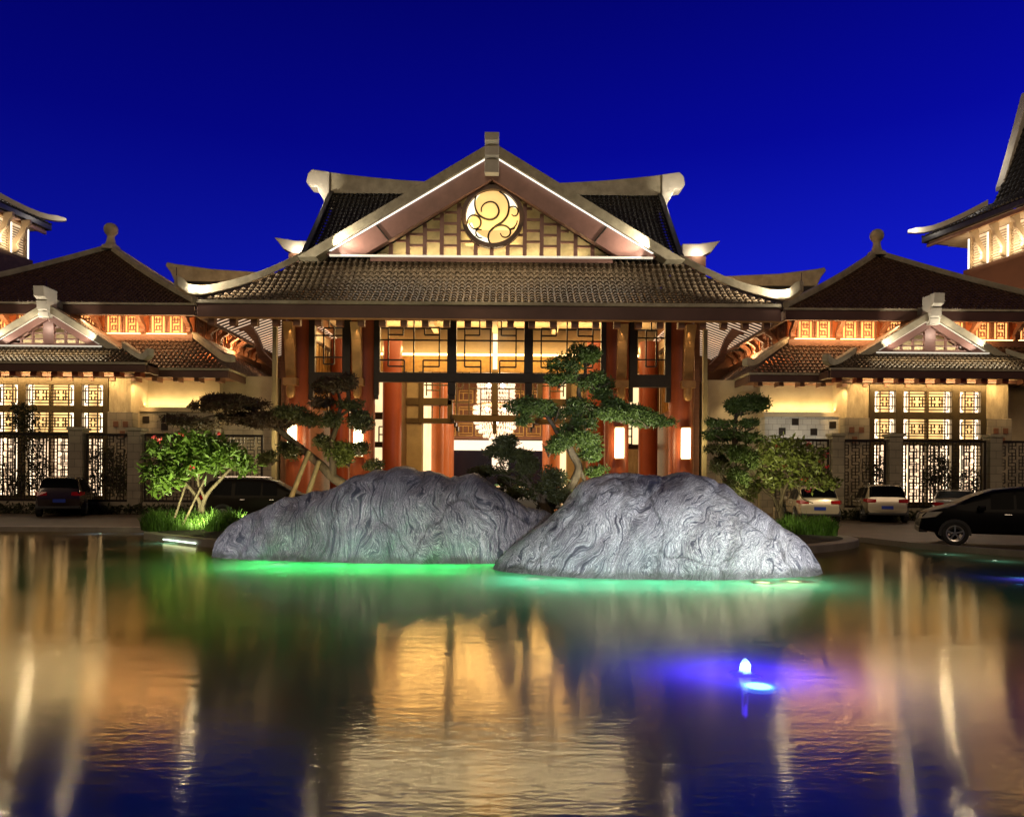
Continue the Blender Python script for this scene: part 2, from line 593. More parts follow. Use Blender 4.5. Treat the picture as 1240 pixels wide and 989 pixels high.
def thing(name, label, cat, loc=(0, 0, 0), rz=0.0, group=None):
    o = bpy.data.objects.new(name, None)
    COL.objects.link(o)
    o.location = loc
    o.rotation_euler = (0, 0, rz)
    o.empty_display_size = 0.3
    return tag(o, label, cat, group)

def struct(name, mb, m, **k):
    o = mb.build(name, m, None, **k)
    o["kind"] = "structure"
    return o

def light(kind, loc, energy, color, size=0.1, target=None, angle=60, blend=0.6, sx=None, sy=None):
    l = bpy.data.lights.new("lamp", kind)
    l.energy = energy
    l.color = color
    if kind == 'AREA':
        l.shape = 'RECTANGLE'
        l.size = sx or size
        l.size_y = sy or size
    else:
        l.shadow_soft_size = size
    if kind == 'SPOT':
        l.spot_size = R(angle)
        l.spot_blend = blend
    o = bpy.data.objects.new("lamp", l)
    COL.objects.link(o)
    o.location = loc
    if target is not None:
        d = Vector(target) - Vector(loc)
        o.rotation_euler = d.to_track_quat('-Z', 'Y').to_euler()
    return o

WARM = (1.0, 0.63, 0.27)
AMBER = (1.0, 0.58, 0.26)
NEUT = (1.0, 0.88, 0.70)
COOL = (0.80, 0.88, 1.0)

def PX(px, D):
    return (px - 620) / 900 * D
def PZ(py, D):
    return 1.75 + (580 - py) / 900 * D

def side_fx(s):
    return lambda p: (X0 + s * p[0], p[1], p[2])
CEN = side_fx(1)

def spline(pts, n=8):
    pts = [Vector(p) for p in pts]
    out = []
    for i in range(len(pts) - 1):
        p0 = pts[max(i - 1, 0)]
        p1, p2 = pts[i], pts[i + 1]
        p3 = pts[min(i + 2, len(pts) - 1)]
        for k in range(n):
            t = k / n
            out.append(0.5 * ((2 * p1) + (p2 - p0) * t + (2 * p0 - 5 * p1 + 4 * p2 - p3) * t * t + (3 * p1 - p0 - 3 * p2 + p3) * t ** 3))
    out.append(pts[-1])
    return out

def tiles(mb, a, e, L, up, V, lim, sag=0.0, pitch=0.28, row=0.36, r=0.095):
    a, e, up = Vector(a), Vector(e).normalized(), Vector(up).normalized()
    n = e.cross(up)
    if n.z < 0:
        n = -n
    def pos(u, v):
        return a + e * u + up * v + Vector((0, 0, -sag * sin(pi * min(1, max(0, v / V)))))
    k = int(L / pitch)
    pitch = L / k
    vs, fs = [], []
    for i in range(k):
        u = (i + 0.5) * pitch
        v0, v1 = lim(u)
        if v1 - v0 < 0.12:
            continue
        m = max(1, int(round((v1 - v0) / row)))
        st = (v1 - v0) / m
        for j in range(m):
            va, vb = v0 + j * st, v0 + (j + 1) * st
            jit = random.uniform(-0.008, 0.008)
            b = len(vs)
            vs += [pos(u - pitch / 2, va) + n * 0.03, pos(u + pitch / 2, va) + n * 0.03, pos(u + pitch / 2, vb), pos(u - pitch / 2, vb)]
            fs.append((b, b + 1, b + 2, b + 3))
            b = len(vs)
            for v, rr, lift in ((va - 0.02, r * 1.12, 0.045), (vb, r * 0.86, 0.0)):
                c = pos(u + jit, v) + n * lift
                for q in range(5):
                    an = pi * q / 4
                    vs.append(c + e * (rr * cos(an)) + n * (rr * 1.05 * sin(an)))
            fs += [(b + q, b + q + 1, b + 6 + q, b + 5 + q) for q in range(4)]
            fs.append((b, b + 1, b + 2, b + 3, b + 4))
    mb.add(vs, fs)

def barset(mb, x0, x1, z0, z1, y, bars, t=0.07, d=0.07):
    for b in bars:
        if b[0] == 'v':
            x = x0 + (x1 - x0) * b[1]
            mb.box(x - t / 2, x + t / 2, y, y + d, z0 + (z1 - z0) * b[2], z0 + (z1 - z0) * b[3])
        else:
            z = z0 + (z1 - z0) * b[1]
            mb.box(x0 + (x1 - x0) * b[2], x0 + (x1 - x0) * b[3], y + 0.004, y + d + 0.004, z - t / 2, z + t / 2)

SINGLE = [('v', .28, 0, 1), ('v', .72, 0, 1), ('v', .13, .13, .87), ('v', .87, .13, .87), ('h', .13, .13, .87), ('h', .87, .13, .87),
          ('h', .28, 0, 1), ('h', .72, 0, 1), ('v', .42, .28, .44), ('v', .42, .56, .72), ('v', .58, .28, .44), ('v', .58, .56, .72),
          ('h', .44, .28, .43), ('h', .44, .57, .72), ('h', .56, .28, .43), ('h', .56, .57, .72)]
def half(fl):
    o = [('v', .26, 0, 1), ('v', .13, .12, .88), ('h', .12, .13, 1), ('h', .88, .13, 1), ('h', .26, 0, 1), ('h', .74, 0, 1)]
    for q in (.39, .50, .72, .86):
        if q in (.50, .72):
            o += [('v', q, .26, .42), ('v', q, .58, .74)]
        else:
            o += [('v', q, .26, .74)]
    o += [('h', .42, .26, .55), ('h', .42, .67, 1), ('h', .58, .26, .55), ('h', .58, .67, 1)]
    if fl:
        o = [(b[0], 1 - b[1], b[2], b[3]) if b[0] == 'v' else (b[0], b[1], 1 - b[3], 1 - b[2]) for b in o]
    return o
def fretwork(nx, nz):
    o = []
    for i in range(nx + 1):
        for j in range(nz):
            if (i * 3 + j * 5) % 4 != 1 or i in (0, nx):
                o.append(('v', i / nx, j / nz, (j + 1) / nz))
    for j in range(nz + 1):
        for i in range(nx):
            if (i * 5 + j * 3) % 3 != 2 or j in (0, nz):
                o.append(('h', j / nz, i / nx, (i + 1) / nx))
    return o

# ================================================================== GROUND AND POND
edge = [(-300, 22), (-30, 23.4), (-20, 24), (-12, 24.4), (-5, 25), (5, 25.2), (9.4, 24.6), (10.5, 22.6), (11.0, 20.8), (11.6, 19.7), (12.5, 18.4), (14.4, 17.2), (20, 15.5), (40, 12), (300, 5)]
mb = MB()
pl = [(x, y, 0.0) for x, y in edge] + [(900, 5, 0), (900, 900, 0), (-900, 900, 0), (-900, 22, 0)]
mb.add(pl, [tuple(range(len(pl)))])
M['plaza'] = blockwork('paved_forecourt', (0.15, 0.11, 0.075), 0.6, 0.6, 0.012, 0.15, 0.55)
# paving uses x / y: rewire the brick vector
_t = M['plaza'].node_tree
for n_ in _t.nodes:
    if n_.type == 'TEX_BRICK':
        co_ = [q for q in _t.nodes if q.type == 'TEX_COORD'][0]
        _t.links.new(co_.outputs["Object"], n_.inputs["Vector"])
struct('forecourt_ground', mb, M['plaza'])

mb = MB()
ein = [(x, y - 0.35) for x, y in edge]
vs = []
for (x, y), (xi, yi) in zip(edge, ein):
    vs += [(x, y, 0.10), (xi, yi, 0.10), (xi, yi, -1.15), (x, y, -0.02)]
fs = []
for i in range(len(edge) - 1):
    for k in range(3):
        fs.append((i * 4 + k, i * 4 + k + 1, i * 4 + 5 + k, i * 4 + 4 + k))
    fs.append((i * 4 + 3, i * 4, i * 4 + 4, i * 4 + 7))
mb.add(vs, fs)
struct('pond_kerb', mb, M['kerb'])

mb = MB()
mb.add([(-300, -60, -1.1), (300, -60, -1.1), (300, 30, -1.1), (-300, 30, -1.1)], [(0, 1, 2, 3)])
struct('pond_floor', mb, M['pool'])

def water_material():
    m, t, b = newmat('pond_water')
    N, L = t.nodes, t.links
    out = N["Material Output"]
    N.remove(b)
    co = N.new("ShaderNodeTexCoord")
    def nz(scale, st, det):
        mp = N.new("ShaderNodeMapping")
        mp.inputs["Scale"].default_value = st
        L.new(co.outputs["Object"], mp.inputs[0])
        n = N.new("ShaderNodeTexNoise")
        n.inputs["Scale"].default_value = scale
        n.inputs["Detail"].default_value = det
        L.new(mp.outputs[0], n.inputs["Vector"])
        return n
    n1 = nz(6.0, (0.30, 1.5, 1), 4)
    n2 = nz(0.45, (0.35, 1.5, 1), 2)
    ad = N.new("ShaderNodeMath")
    ad.operation = 'MULTIPLY_ADD'
    ad.inputs[1].default_value = 2.6
    L.new(n2.outputs[0], ad.inputs[0])
    L.new(n1.outputs[0], ad.inputs[2])
    n4 = nz(20.0, (0.42, 1.3, 1), 4)
    a2 = N.new("ShaderNodeMath")
    a2.operation = 'MULTIPLY_ADD'
    a2.inputs[1].default_value = 0.75
    L.new(n4.outputs[0], a2.inputs[0])
    L.new(ad.outputs[0], a2.inputs[2])
    bp = N.new("ShaderNodeBump")
    bp.inputs["Strength"].default_value = 0.13
    bp.inputs["Distance"].default_value = 0.017
    L.new(a2.outputs[0], bp.inputs["Height"])
    n3 = nz(0.35, (0.5, 1.5, 1), 3)
    mr = N.new("ShaderNodeMapRange")
    mr.inputs["From Min"].default_value = 0.35
    mr.inputs["From Max"].default_value = 0.65
    mr.inputs["To Min"].default_value = 0.06
    mr.inputs["To Max"].default_value = 0.13
    L.new(n3.outputs[0], mr.inputs["Value"])
    gl = N.new("ShaderNodeBsdfGlossy")
    gl.inputs["Color"].default_value = (1, 0.84, 0.54, 1)  # warm tint put into the mirror colour to gild reflections and dim the blue
    L.new(mr.outputs[0], gl.inputs["Roughness"])
    L.new(bp.outputs[0], gl.inputs["Normal"])
    tr = N.new("ShaderNodeBsdfTransparent")
    tr.inputs[0].default_value = (0.62, 0.78, 0.70, 1)
    tl = N.new("ShaderNodeBsdfTranslucent")
    tl.inputs[0].default_value = (0.62, 0.68, 0.66, 1)
    mu = N.new("ShaderNodeMixShader")
    mu.inputs[0].default_value = 0.92
    L.new(tr.outputs[0], mu.inputs[1])
    L.new(tl.outputs[0], mu.inputs[2])
    fr = N.new("ShaderNodeFresnel")
    fr.inputs["IOR"].default_value = 2.9
    ms = N.new("ShaderNodeMixShader")
    L.new(fr.outputs[0], ms.inputs[0])
    L.new(mu.outputs[0], ms.inputs[1])
    L.new(gl.outputs[0], ms.inputs[2])
    L.new(ms.outputs[0], out.inputs[0])
    return m
M['water'] = water_material()
mb = MB()
mb.add([(-300, -60, -0.06), (300, -60, -0.06), (300, 24.9, -0.06), (-300, 24.9, -0.06)], [(0, 1, 2, 3)])
struct('pond_water', mb, M['water'], recalc=False)

# planted island that carries rocks and trees
isl = [(-10.6, 21.4), (-10.9, 22.6), (-9.5, 23.6), (-4, 23.9), (3, 23.9), (8, 23.6), (9.9, 22.6), (9.6, 20.6), (7, 18.4), (3, 17.2), (-3, 17.4), (-7.2, 18.8), (-9.2, 20.2)]
isl = [(v.x, v.y) for v in spline([(x, y, 0) for x, y in isl + isl[:1]], 5)[:-1]]
mb = MB()
mb.prism(isl, -1.15, 0.14, 'z')
isl_o = struct('planted_island', mb, M['kerb'], bevel=0.03)
mb = MB()
cx, cy = -0.5, 20.6
isl2 = [(cx + (x - cx) * 0.955, cy + (y - cy) * 0.90) for x, y in isl]
n = len(isl2)
vs = [(x, y, 0.145) for x, y in isl2] + [(cx + (x - cx) * 0.6, cy + (y - cy) * 0.6, 0.42) for x, y in isl2] + [(cx, cy, 0.5)]
mb.add(vs, [(i, (i + 1) % n, n + (i + 1) % n, n + i) for i in range(n)] + [(n + i, n + (i + 1) % n, 2 * n) for i in range(n)])
struct('island_soil', mb, M['soil'], smooth=180)

# ================================================================== ENTRANCE PAVILION
pav = thing('entrance_pavilion', 'wide central entrance pavilion with red columns, tiled hip roof and round lit emblem', 'building', (X0, 47, 0))
def C():
    return MB(CEN)

EY, EZ, EU = 38.0, 10.74, 14.9          # eave
GY, GZ, GU = 42.0, 14.07, 10.7          # gable foot
# --- lower tiled skirt
upv = Vector((0, GY - EY, GZ - EZ))
V = upv.length
mb = C()
tiles(mb, (-EU, EY, EZ), (1, 0, 0), 2 * EU, upv, V, lambda u: (0, V * min(1, min(u, 2 * EU - u) / (EU - GU))), 0.32, 0.335, 0.42, 0.118)
mb.build('front_tiled_roof', M['tile'], pav, smooth=40)
for s in (-1, 1):
    mb = MB(side_fx(s))
    us = Vector((-(EU - GU), 0, GZ - EZ))
    Vs = us.length
    tiles(mb, (EU, EY, EZ), (0, 1, 0), 20, us, Vs, lambda u: (0, Vs * min(1, min(u, 20 - u) / (EU - GU))), 0.3, 0.36, 0.46, 0.12)
    mb.build('side_tiled_roof', M['tile'], pav, smooth=40)
    # hip ridge with upturned tip
    mb = MB(side_fx(s))
    path, hs = [], []
    for i in range(25):
        t = i / 24
        u = GU + 0.05 + (EU + 0.75 - GU) * t
        y = GY - (GY - EY + 0.75) * t
        z = GZ - (GZ - EZ) * min(1, t * 1.08) - 0.32 * sin(pi * min(1, t * 1.08)) + 0.02
        z += 0.12 * max(0, (t - 0.72) / 0.28) ** 2
        path.append((u, y, z))
        hs.append(0.38 + 0.10 * t + 0.28 * max(0, (t - 0.75) / 0.25) ** 2 if t < 0.95 else 0.80)
    # rounded underside of the tip
    for i in range(20, 25):
        q = (i - 20) / 4
        lift = 0.42 * q ** 1.8
        path[i] = (path[i][0], path[i][1], path[i][2] + lift)
        hs[i] = max(0.12, hs[i] - lift * 0.72)
    mb.ribbon(path, hs, 0.42, (0.7, 0.72, 0))
    mb.build('hip_ridge', M['cap'], pav, smooth=35, bevel=0.03)
    mb = MB(side_fx(s))
    mb.tube([(EU + 0.8, EY - 0.65, 11.4), (EU + 0.8, EY - 0.65, 12.25)], 0.018, 5)
    mb.build('lightning_rod', M['chrome'], pav)
# rear skirt
mb = C()
mb.add([(-EU, 58, EZ), (EU, 58, EZ), (GU, 53.8, GZ), (-GU, 53.8, GZ)], [(0, 1, 2, 3)])
mb.build('rear_roof_slope', M['tile_dark'], pav)
# --- fascia boards, tile-end strip
mb = C()
mb.box(-EU, EU, EY - 0.02, EY + 0.16, 9.92, 10.60)
for s in (-1, 1):
    mb.box(s * EU - 0.09, s * EU + 0.09, EY + 0.17, 58, 9.93, 10.60)
mb.build('eave_fascia', M['fascia'], pav, bevel=0.02)
mb = C()
mb.box(-EU - .03, EU + .03, EY - 0.10, EY + 0.2, 10.605, 10.78)
for s in (-1, 1):
    mb.box(s * EU - 0.12, s * EU + 0.12, EY + 0.21, 58, 10.605, 10.77)
mb.build('eave_edge_course', M['cap'], pav, bevel=0.02)
mb = C()
mb.box(-EU, EU, EY - 0.05, EY + 0.19, 9.86, 9.915)
mb.build('eave_drip_edge', M['bronze'], pav)
# --- soffits: front ceiling, side soffits with rafters
mb = C()
mb.add([(-EU + .1, EY + .2, 10.02), (EU - .1, EY + .2, 10.02), (11.2, 41.4, 11.25), (-11.2, 41.4, 11.25)], [(0, 1, 2, 3)])
mb.build('front_soffit', M['wood'], pav)
for i in range(27):
    u = -14.3 + i * 28.6 / 26
    mb = C()
    mb.box(u - 0.17, u + 0.17, 38.22, 38.6, 9.56, 9.98)
    mb.build('rafter_tail', M['wood'], pav, bevel=0.02)
for s in (-1, 1):
    mb = MB(side_fx(s))
    mb.add([(EU - .1, EY + .3, 10.05), (EU - .1, 57.5, 10.05), (11.0, 57.5, 11.45), (11.0, 41.0, 11.45)], [(0, 1, 2, 3)])
    mb.build('side_soffit', M['e_soffit'], pav)
    y = 38.9
    while y < 57:
        mb = MB(side_fx(s))
        u1 = max(11.05, 14.8 - (y - 38.3) * 1.4)
        mb.beam((14.78, y, 10.055), (u1, y, 10.055 + (14.78 - u1) * 0.3684), 0.27, 0.03)
        mb.build('rafter', M['fascia'], pav)
        y += 0.50
# --- upper main roof (dark), steep
mb = C()
um = Vector((0, 7.0, 6.6))
Vm = um.length
tiles(mb, (-10.95, 43.0, 14.3), (1, 0, 0), 21.9, um, Vm, lambda u: (0, Vm), 0.25, 0.30, 0.42, 0.10)
mb.build('upper_tiled_roof', M['tile_dark'], pav, smooth=40)
mb = C()
mb.add([(-10.95, 57, 14.3), (10.95, 57, 14.3), (10.95, 50, 20.9), (-10.95, 50, 20.9)], [(0, 1, 2, 3)])
mb.build('upper_rear_slope', M['tile_dark'], pav)
for s in (-1, 1):
    mb = MB(side_fx(s))
    mb.prism([(43.2, 14.0), (56.8, 14.0), (50, 20.8)], 10.4, 10.6, 'x')
    mb.build('gable_end_wall', M['brownwall'], pav)
    mb = MB(side_fx(s))
    mb.beam((11.0, 42.9, 14.2), (11.0, 50, 20.95), 0.4, 0.34, (1, 0, 0))
    mb.beam((11.0, 57.1, 14.2), (11.0, 50, 20.95), 0.4, 0.34, (1, 0, 0))
    mb.build('verge_trim', M['tile_dark'], pav, bevel=0.04)
    # ridge end ornament
    mb = MB(side_fx(s))
    sx = lambda px: (592 - px) * 50 / 900
    sz = lambda py: PZ(py, 50)
    orn = [(393, 214), (372, 211), (367, 216), (365, 226), (369, 231), (378, 232), (380, 238), (385, 246), (387, 252), (393, 250)]
    mb.prism([(sx(a), sz(b)) for a, b in orn], 49.4, 50.6)
    mb.build('ridge_end_ornament', M['white_cap'], pav, bevel=0.06)
mb = C()
rp_, rh = [], []
for i in range(41):
    u = -11.3 + 22.6 * i / 40
    k = abs(u) / 11.3
    rp_.append((u, 50, 20.75))
    rh.append(0.74 + 0.70 * k ** 2.2)
mb.ribbon(rp_, rh, 0.7, (0, 1, 0))
mb.build('main_ridge', M['cap'], pav, bevel=0.05)
# --- front cross gable
AP = 20.25
GH = 10.65      # half width at foot
FZ = 13.85
slope = (AP - FZ) / GH
def gable_band(mb, d0, d1, y0, y1, foot, clip_u=0.0):
    """chevron band between vertical offsets d0 (top) and d1 (below apex line), cut at z=foot"""
    for s in (-1, 1):
        def uz(d):
            return (AP - d - foot) / slope
        poly = [(s * clip_u, AP - d0 - slope * clip_u), (s * uz(d0), foot), (s * uz(d1), foot), (s * clip_u, AP - d1 - slope * clip_u)]
        mb.prism(poly, y0, y1)
mb = C(); gable_band(mb, 0, 0.62, 40.75, 41.75, FZ); mb.build('gable_cap', M['cap'], pav, bevel=0.03)
mb = C(); gable_band(mb, 0.625, 0.69, 40.95, 41.05, 14.25); mb.build('gable_light_strip', M['e_white_strip'], pav)
mb = C(); gable_band(mb, 0.63, 1.95, 41.1, 41.6, 14.1); mb.build('bargeboard', M['board'], pav, bevel=0.03)
for s in (-1, 1):
    mb = MB(side_fx(s))
    mb.prism([(6.35, AP - .66 - slope * 6.35), (6.42, AP - .66 - slope * 6.42), (5.72, AP - 1.94 - slope * 5.72), (5.65, AP - 1.94 - slope * 5.65)], 41.05, 41.09)
    mb.build('bargeboard_joint', M['dark'], pav)
    mb = MB(side_fx(s))
    a = Vector((0.0, 41.8, AP + 0.02)); b = Vector((GH, 41.8, FZ + 0.02))
    mb.add([a, b, b + Vector((0, 2, 0)), (0, 50, AP + .02)], [(0, 1, 2, 3)])
    tiles(mb, (GH, 41.8, FZ), (0, 1, 0), 8, (-GH, 0, AP - FZ), sqrt(GH ** 2 + (AP - FZ) ** 2), lambda u: (max(0, (u - 1.2) / 7 * 12.4), 12.4), 0.0, 0.4, 0.6, 0.12)
    mb.build('cross_gable_slope', M['tile_dark'], pav, smooth=40)
# gable wall, lattice
TZ0 = 14.2
ia = AP - 1.97           # inner apex
iu = (ia - TZ0) / slope
mb = C(); mb.prism([(-iu - .6, TZ0 - .2), (iu + .6, TZ0 - .2), (0, ia + .4)], 42.35, 42.45)
mb.build('gable_back_panel', mat('gold_brushed_panel', (0.46, 0.39, 0.23), 0.5, 0, 0.25, 1.4), pav)
mb = C()
def tri_h(u):
    return ia - slope * abs(u)
cols = [-6.65, -5.65, -4.7, -3.75, -2.8, -1.85, -0.9, 0.0, 0.9, 1.85, 2.8, 3.75, 4.7, 5.65, 6.65]
for u in cols:
    if tri_h(u) > TZ0 + .2:
        mb.box(u - .11, u + .11, 41.60, 41.82, TZ0, tri_h(u))
for i in range(-8, 8):
    ua = cols[i + 7] if 0 <= i + 7 < len(cols) else (cols[0] - 1 if i + 7 < 0 else cols[-1])
    ub = cols[i + 8] if i + 8 < len(cols) else cols[-1] + 1
    zz = TZ0 + (0.62 if i % 2 else 0.86)
    while zz < ia:
        um_ = (ia - zz) / slope
        a_, b_ = max(ua, -um_), min(ub, um_)
        if b_ - a_ > 0.15:
            mb.box(a_, b_, 41.67, 41.79, zz - .065, zz + .065)
        zz += 0.62
mb.box(-iu, iu, 41.62, 41.85, TZ0 - .32, TZ0 + 0.02)
mb.box(-6.6, 6.6, 41.64, 41.82, 16.75, 16.95) if False else None
mb.build('gable_lattice', M['board'], pav)
mb = C(); mb.box(-8.9, 8.9, 40.85, 41.0, 13.93, 14.02); mb.build('gable_foot_light_strip', M['e_soft_strip'], pav)
# emblem
EC = (0.05, PZ(264, 41.6))
er = 1.5
emb = C()
ring = []
nn = 48
for k in range(nn):
    a = 2 * pi * k / nn
    for rr, yy in ((er, 41.30), (er + .24, 41.30), (er + .24, 41.66), (er, 41.66)):
        ring.append((EC[0] + rr * cos(a), yy, EC[1] + rr * sin(a)))
emb.add(ring, [(k * 4 + j, k * 4 + (j + 1) % 4, ((k + 1) % nn) * 4 + (j + 1) % 4, ((k + 1) % nn) * 4 + j) for k in range(nn) for j in range(4)])
emo = emb.build('emblem', mat('dark_brown_ring', (0.07, 0.035, 0.02), .45), pav, smooth=40)
mb = C()
mb.prism([(EC[0] + (er - .01) * cos(2 * pi * k / nn), EC[1] + (er - .01) * sin(2 * pi * k / nn)) for k in range(nn)], 41.56, 41.62)
mb.build('emblem_disc', M['e_emblem'], emo)
def arc(cx_, cy_, r_, a0, a1, n_=14):
    return [(cx_ + r_ * cos(R(a0 + (a1 - a0) * i / n_)), cy_ + r_ * sin(R(a0 + (a1 - a0) * i / n_))) for i in range(n_ + 1)]
# white crescents behind the scrolls
def E(p, y):
    return (EC[0] + p[0] * er, y, EC[1] + p[1] * er)
def crescent(a0, a1, cx_, cy_, r_, b0, b1):
    o = arc(0, 0, .985, a0, a1, 16)
    i = arc(cx_, cy_, r_, b0, b1, 16)
    pts = [E(p, 41.545) for p in o] + [E(p, 41.545) for p in i]
    mb = C()
    mb.add(pts, [tuple(range(len(pts)))])
    mb.build('emblem_rim_glow', M['e_emblem_rim'], emo)
crescent(118, 190, -.02, .38, .66, 198, 140)
crescent(72, 18, -.02, .38, .66, 5, 62)
mb = C()
mb.add([E(p, 41.545) for p in arc(0, 0, .985, 195, 262, 16)] + [E(p, 41.545) for p in reversed(arc(0, 0, .80, 195, 262, 16))],
       [tuple(range(34))])
mb.build('emblem_rim_glow', M['e_emblem_rim'], emo)
Zp = lambda a, b: ((a - 580) / 110, (405 - b) / 110)
strokes = [
    ([(533, 384), (534, 366), (548, 349), (572, 342), (594, 352), (605, 378), (597, 402), (574, 415), (545, 410), (520, 392), (507, 362), (508, 330), (520, 308), (548, 299)], 3.2),
    ([(606, 300), (630, 318), (645, 350), (642, 392), (622, 422), (592, 442), (570, 462), (562, 485), (568, 508), (580, 515)], 3.6),
    ([(572, 462), (590, 446), (612, 438), (636, 442), (652, 458), (650, 477), (636, 487), (620, 484), (611, 470)], 3.0),
    ([(646, 455), (664, 448), (676, 435), (681, 418)], 2.2),
    ([(655, 456), (668, 452), (672, 440)], 1.8),
    ([(645, 372), (655, 362), (672, 362), (683, 376), (680, 394), (667, 400), (657, 393)], 2.4),
    ([(474, 436), (480, 412), (496, 398), (518, 402), (531, 420), (528, 442), (510, 454), (494, 448), (484, 432)], 3.0),
    ([(512, 455), (512, 474), (522, 488), (540, 492)], 2.4),
    ([(536, 457), (520, 456), (513, 462)], 2.2),
    ([(513, 480), (505, 494), (528, 505)], 1.6)]
mb = C()
for pts, wd in strokes:
    sp_ = spline([E(Zp(*p), 41.50) for p in pts], 6)
    m_ = len(sp_)
    mb.tube(sp_, [er * wd * 1.1 / 110 * (0.45 + 0.8 * sin(pi * (0.12 + 0.8 * i / (m_ - 1)))) for i in range(m_)], 6)
mb.build('emblem_scroll', M['dark'], emo, smooth=60)
# apex ornament: stepped blocks
mb = C()
z0 = PZ(208, 40.5)
hw = 0.39
prof = [(40.2, PZ(163, 40.5)), (41.9, PZ(163, 40.5)), (41.9, z0), (40.62, z0), (40.60, PZ(193, 40.5)), (40.72, PZ(191, 40.5)), (40.48, PZ(188, 40.5)), (40.44, PZ(178, 40.5)), (40.58, PZ(176, 40.5)), (40.24, PZ(172, 40.5))]
mb.prism(prof, -hw, hw, 'x')
mb.build('apex_ornament', M['white_cap'], pav, bevel=0.03)
# --- columns with stone bases
for s in (-1, 1):
    for u in (6.86, 10.36):
        for yy, rr in ((40.2, 0.66), (50.0, 0.64)):
            mb = MB(side_fx(s))
            mb.lathe((u, yy, 0), [(rr, 0.5), (rr, 11.0)], 28)
            c_ = mb.build('column', M['red'], pav, smooth=50)
            mb = MB(side_fx(s))
            mb.lathe((u, yy, 0), [(rr + .28, 0), (rr + .28, .3), (rr + .1, .5), (rr + .02, .56)], 28)
            mb.build('column_base', M['stone'], c_, smooth=40)
    # curved hanging brackets in front of the columns
    for u in (6.98, 10.5):
        mb = MB(side_fx(s))
        pr = [(38.5, 9.85), (39.1, 9.85), (39.25, 9.4), (39.35, 8.6), (39.44, 7.8), (39.5, 7.0), (39.3, 7.0), (39.12, 7.5), (39.0, 8.4), (38.88, 9.0), (38.72, 9.4)]
        mb.prism(pr, u - .26, u + .26, 'x')
        b_ = mb.build('curved_bracket', M['bronze'], pav, bevel=0.03)
        mb = MB(side_fx(s))
        mb.box(u - .36, u + .36, 39.08, 39.54, 6.62, 7.0)
        mb.lathe((u, 39.31, 0), [(.02, 5.94), (.14, 5.98), (.21, 6.1), (.235, 6.3), (.235, 6.62)], 16)
        mb.build('bracket_pendant', M['bronze'], b_, smooth=40)
    # slim lit edge post beside the outer column
    mb = MB(side_fx(s))
    mb.box(11.5, 11.72, 40.0, 40.3, 0, 9.9)
    mb.build('corner_post', M['khaki'], pav, bevel=0.02)
    # big wavy brace
    pts_t = [(360, 381), (274, 386), (296, 393), (309, 411), (316, 428), (327, 440), (341, 441)]
    up_e = [(274, 386), (298, 391), (309, 408), (316, 427), (328, 440), (341, 441)]
    lo_e = [(341, 473), (336, 473), (336, 451), (324, 447), (311, 436), (306, 417), (293, 403), (272, 400)]
    mb = MB(side_fx(s))
    mb.prism([((592 - a) * 42.5 / 900, PZ(b, 42.5)) for a, b in up_e + lo_e], 42.3, 42.8)
    mb.build('wavy_brace', M['wood'], pav, bevel=0.03)

# --- front screens between the columns
def screen(mb_f, x0, x1, z0, z1, y, fr=0.12):
    bars = [('v', .5, 0, 1), ('v', .12, .12, .86), ('v', .88, .12, .86), ('h', .86, .12, .34), ('h', .86, .66, .88), ('h', .12, .12, .36), ('h', .12, .64, .88),
            ('h', .62, 0, 1), ('v', .34, .72, 1), ('v', .66, .72, 1), ('h', .72, .12, .34), ('h', .72, .66, .88), ('v', .36, 0, .24), ('v', .64, 0, .24), ('h', .24, 0, .36), ('h', .24, .64, 1)]
    barset(mb_f, x0, x1, z0, z1, y, bars, fr * .62, 0.1)
for a, b in ((-5.92, -2.3), (-1.8, 1.84), (2.32, 5.98)):
    mb = C()
    screen(mb, a, b, 7.44, 10.28, 40.05)
    mb.build('lattice_screen', M['dark'], pav)
mb = C()
for a, b in ((-6.25, -5.92), (-2.3, -1.8), (1.84, 2.32), (5.98, 6.3)):
    mb.box(a, b, 39.95, 40.3, 7.44, 10.4)
mb.box(-6.25, 6.3, 39.93, 40.32, 6.93, 7.44)
mb.box(-6.25, 6.3, 39.94, 40.31, 10.28, 10.6)
for a, b in ((-6.25, -5.98), (-2.25, -1.85), (1.9, 2.28), (5.98, 6.3)):
    mb.box(a, b, 39.96, 40.29, 6.25, 6.93)
    mb.box(a + .03, b - .03, 40.0, 40.25, 6.0, 6.25)
mb.box(-.06, .06, 40.0, 40.2, 5.9, 6.93) if False else None
mb.build('screen_frame', M['dark'], pav, bevel=0.02)
for s in (-1, 1):
    mb = MB(side_fx(s))
    mb.box(7.5, 7.95, 39.95, 40.3, 7.4, 10.5)
    mb.box(9.42, 9.75, 39.95, 40.3, 7.4, 10.5)
    mb.box(7.5, 9.75, 39.94, 40.31, 6.75, 7.42)
    mb.box(7.5, 9.75, 39.96, 40.29, 10.28, 10.5)
    mb.box(7.5, 7.72, 39.97, 40.28, 5.95, 6.75)
    mb.box(9.5, 9.75, 39.97, 40.28, 5.95, 6.75)
    f_ = mb.build('side_window_frame', M['dark'], pav, bevel=0.02)
    mb = MB(side_fx(s))
    barset(mb, 7.95, 9.42, 7.42, 10.28, 40.1, [('h', .70, 0, 1), ('h', .29, 0, 1), ('v', .32, .16, .84), ('v', .70, .16, .84), ('h', .84, .32, .70), ('h', .16, .32, .70), ('v', .51, .84, 1)], 0.07, 0.08)
    mb.build('side_window_lattice', M['dark'], f_)
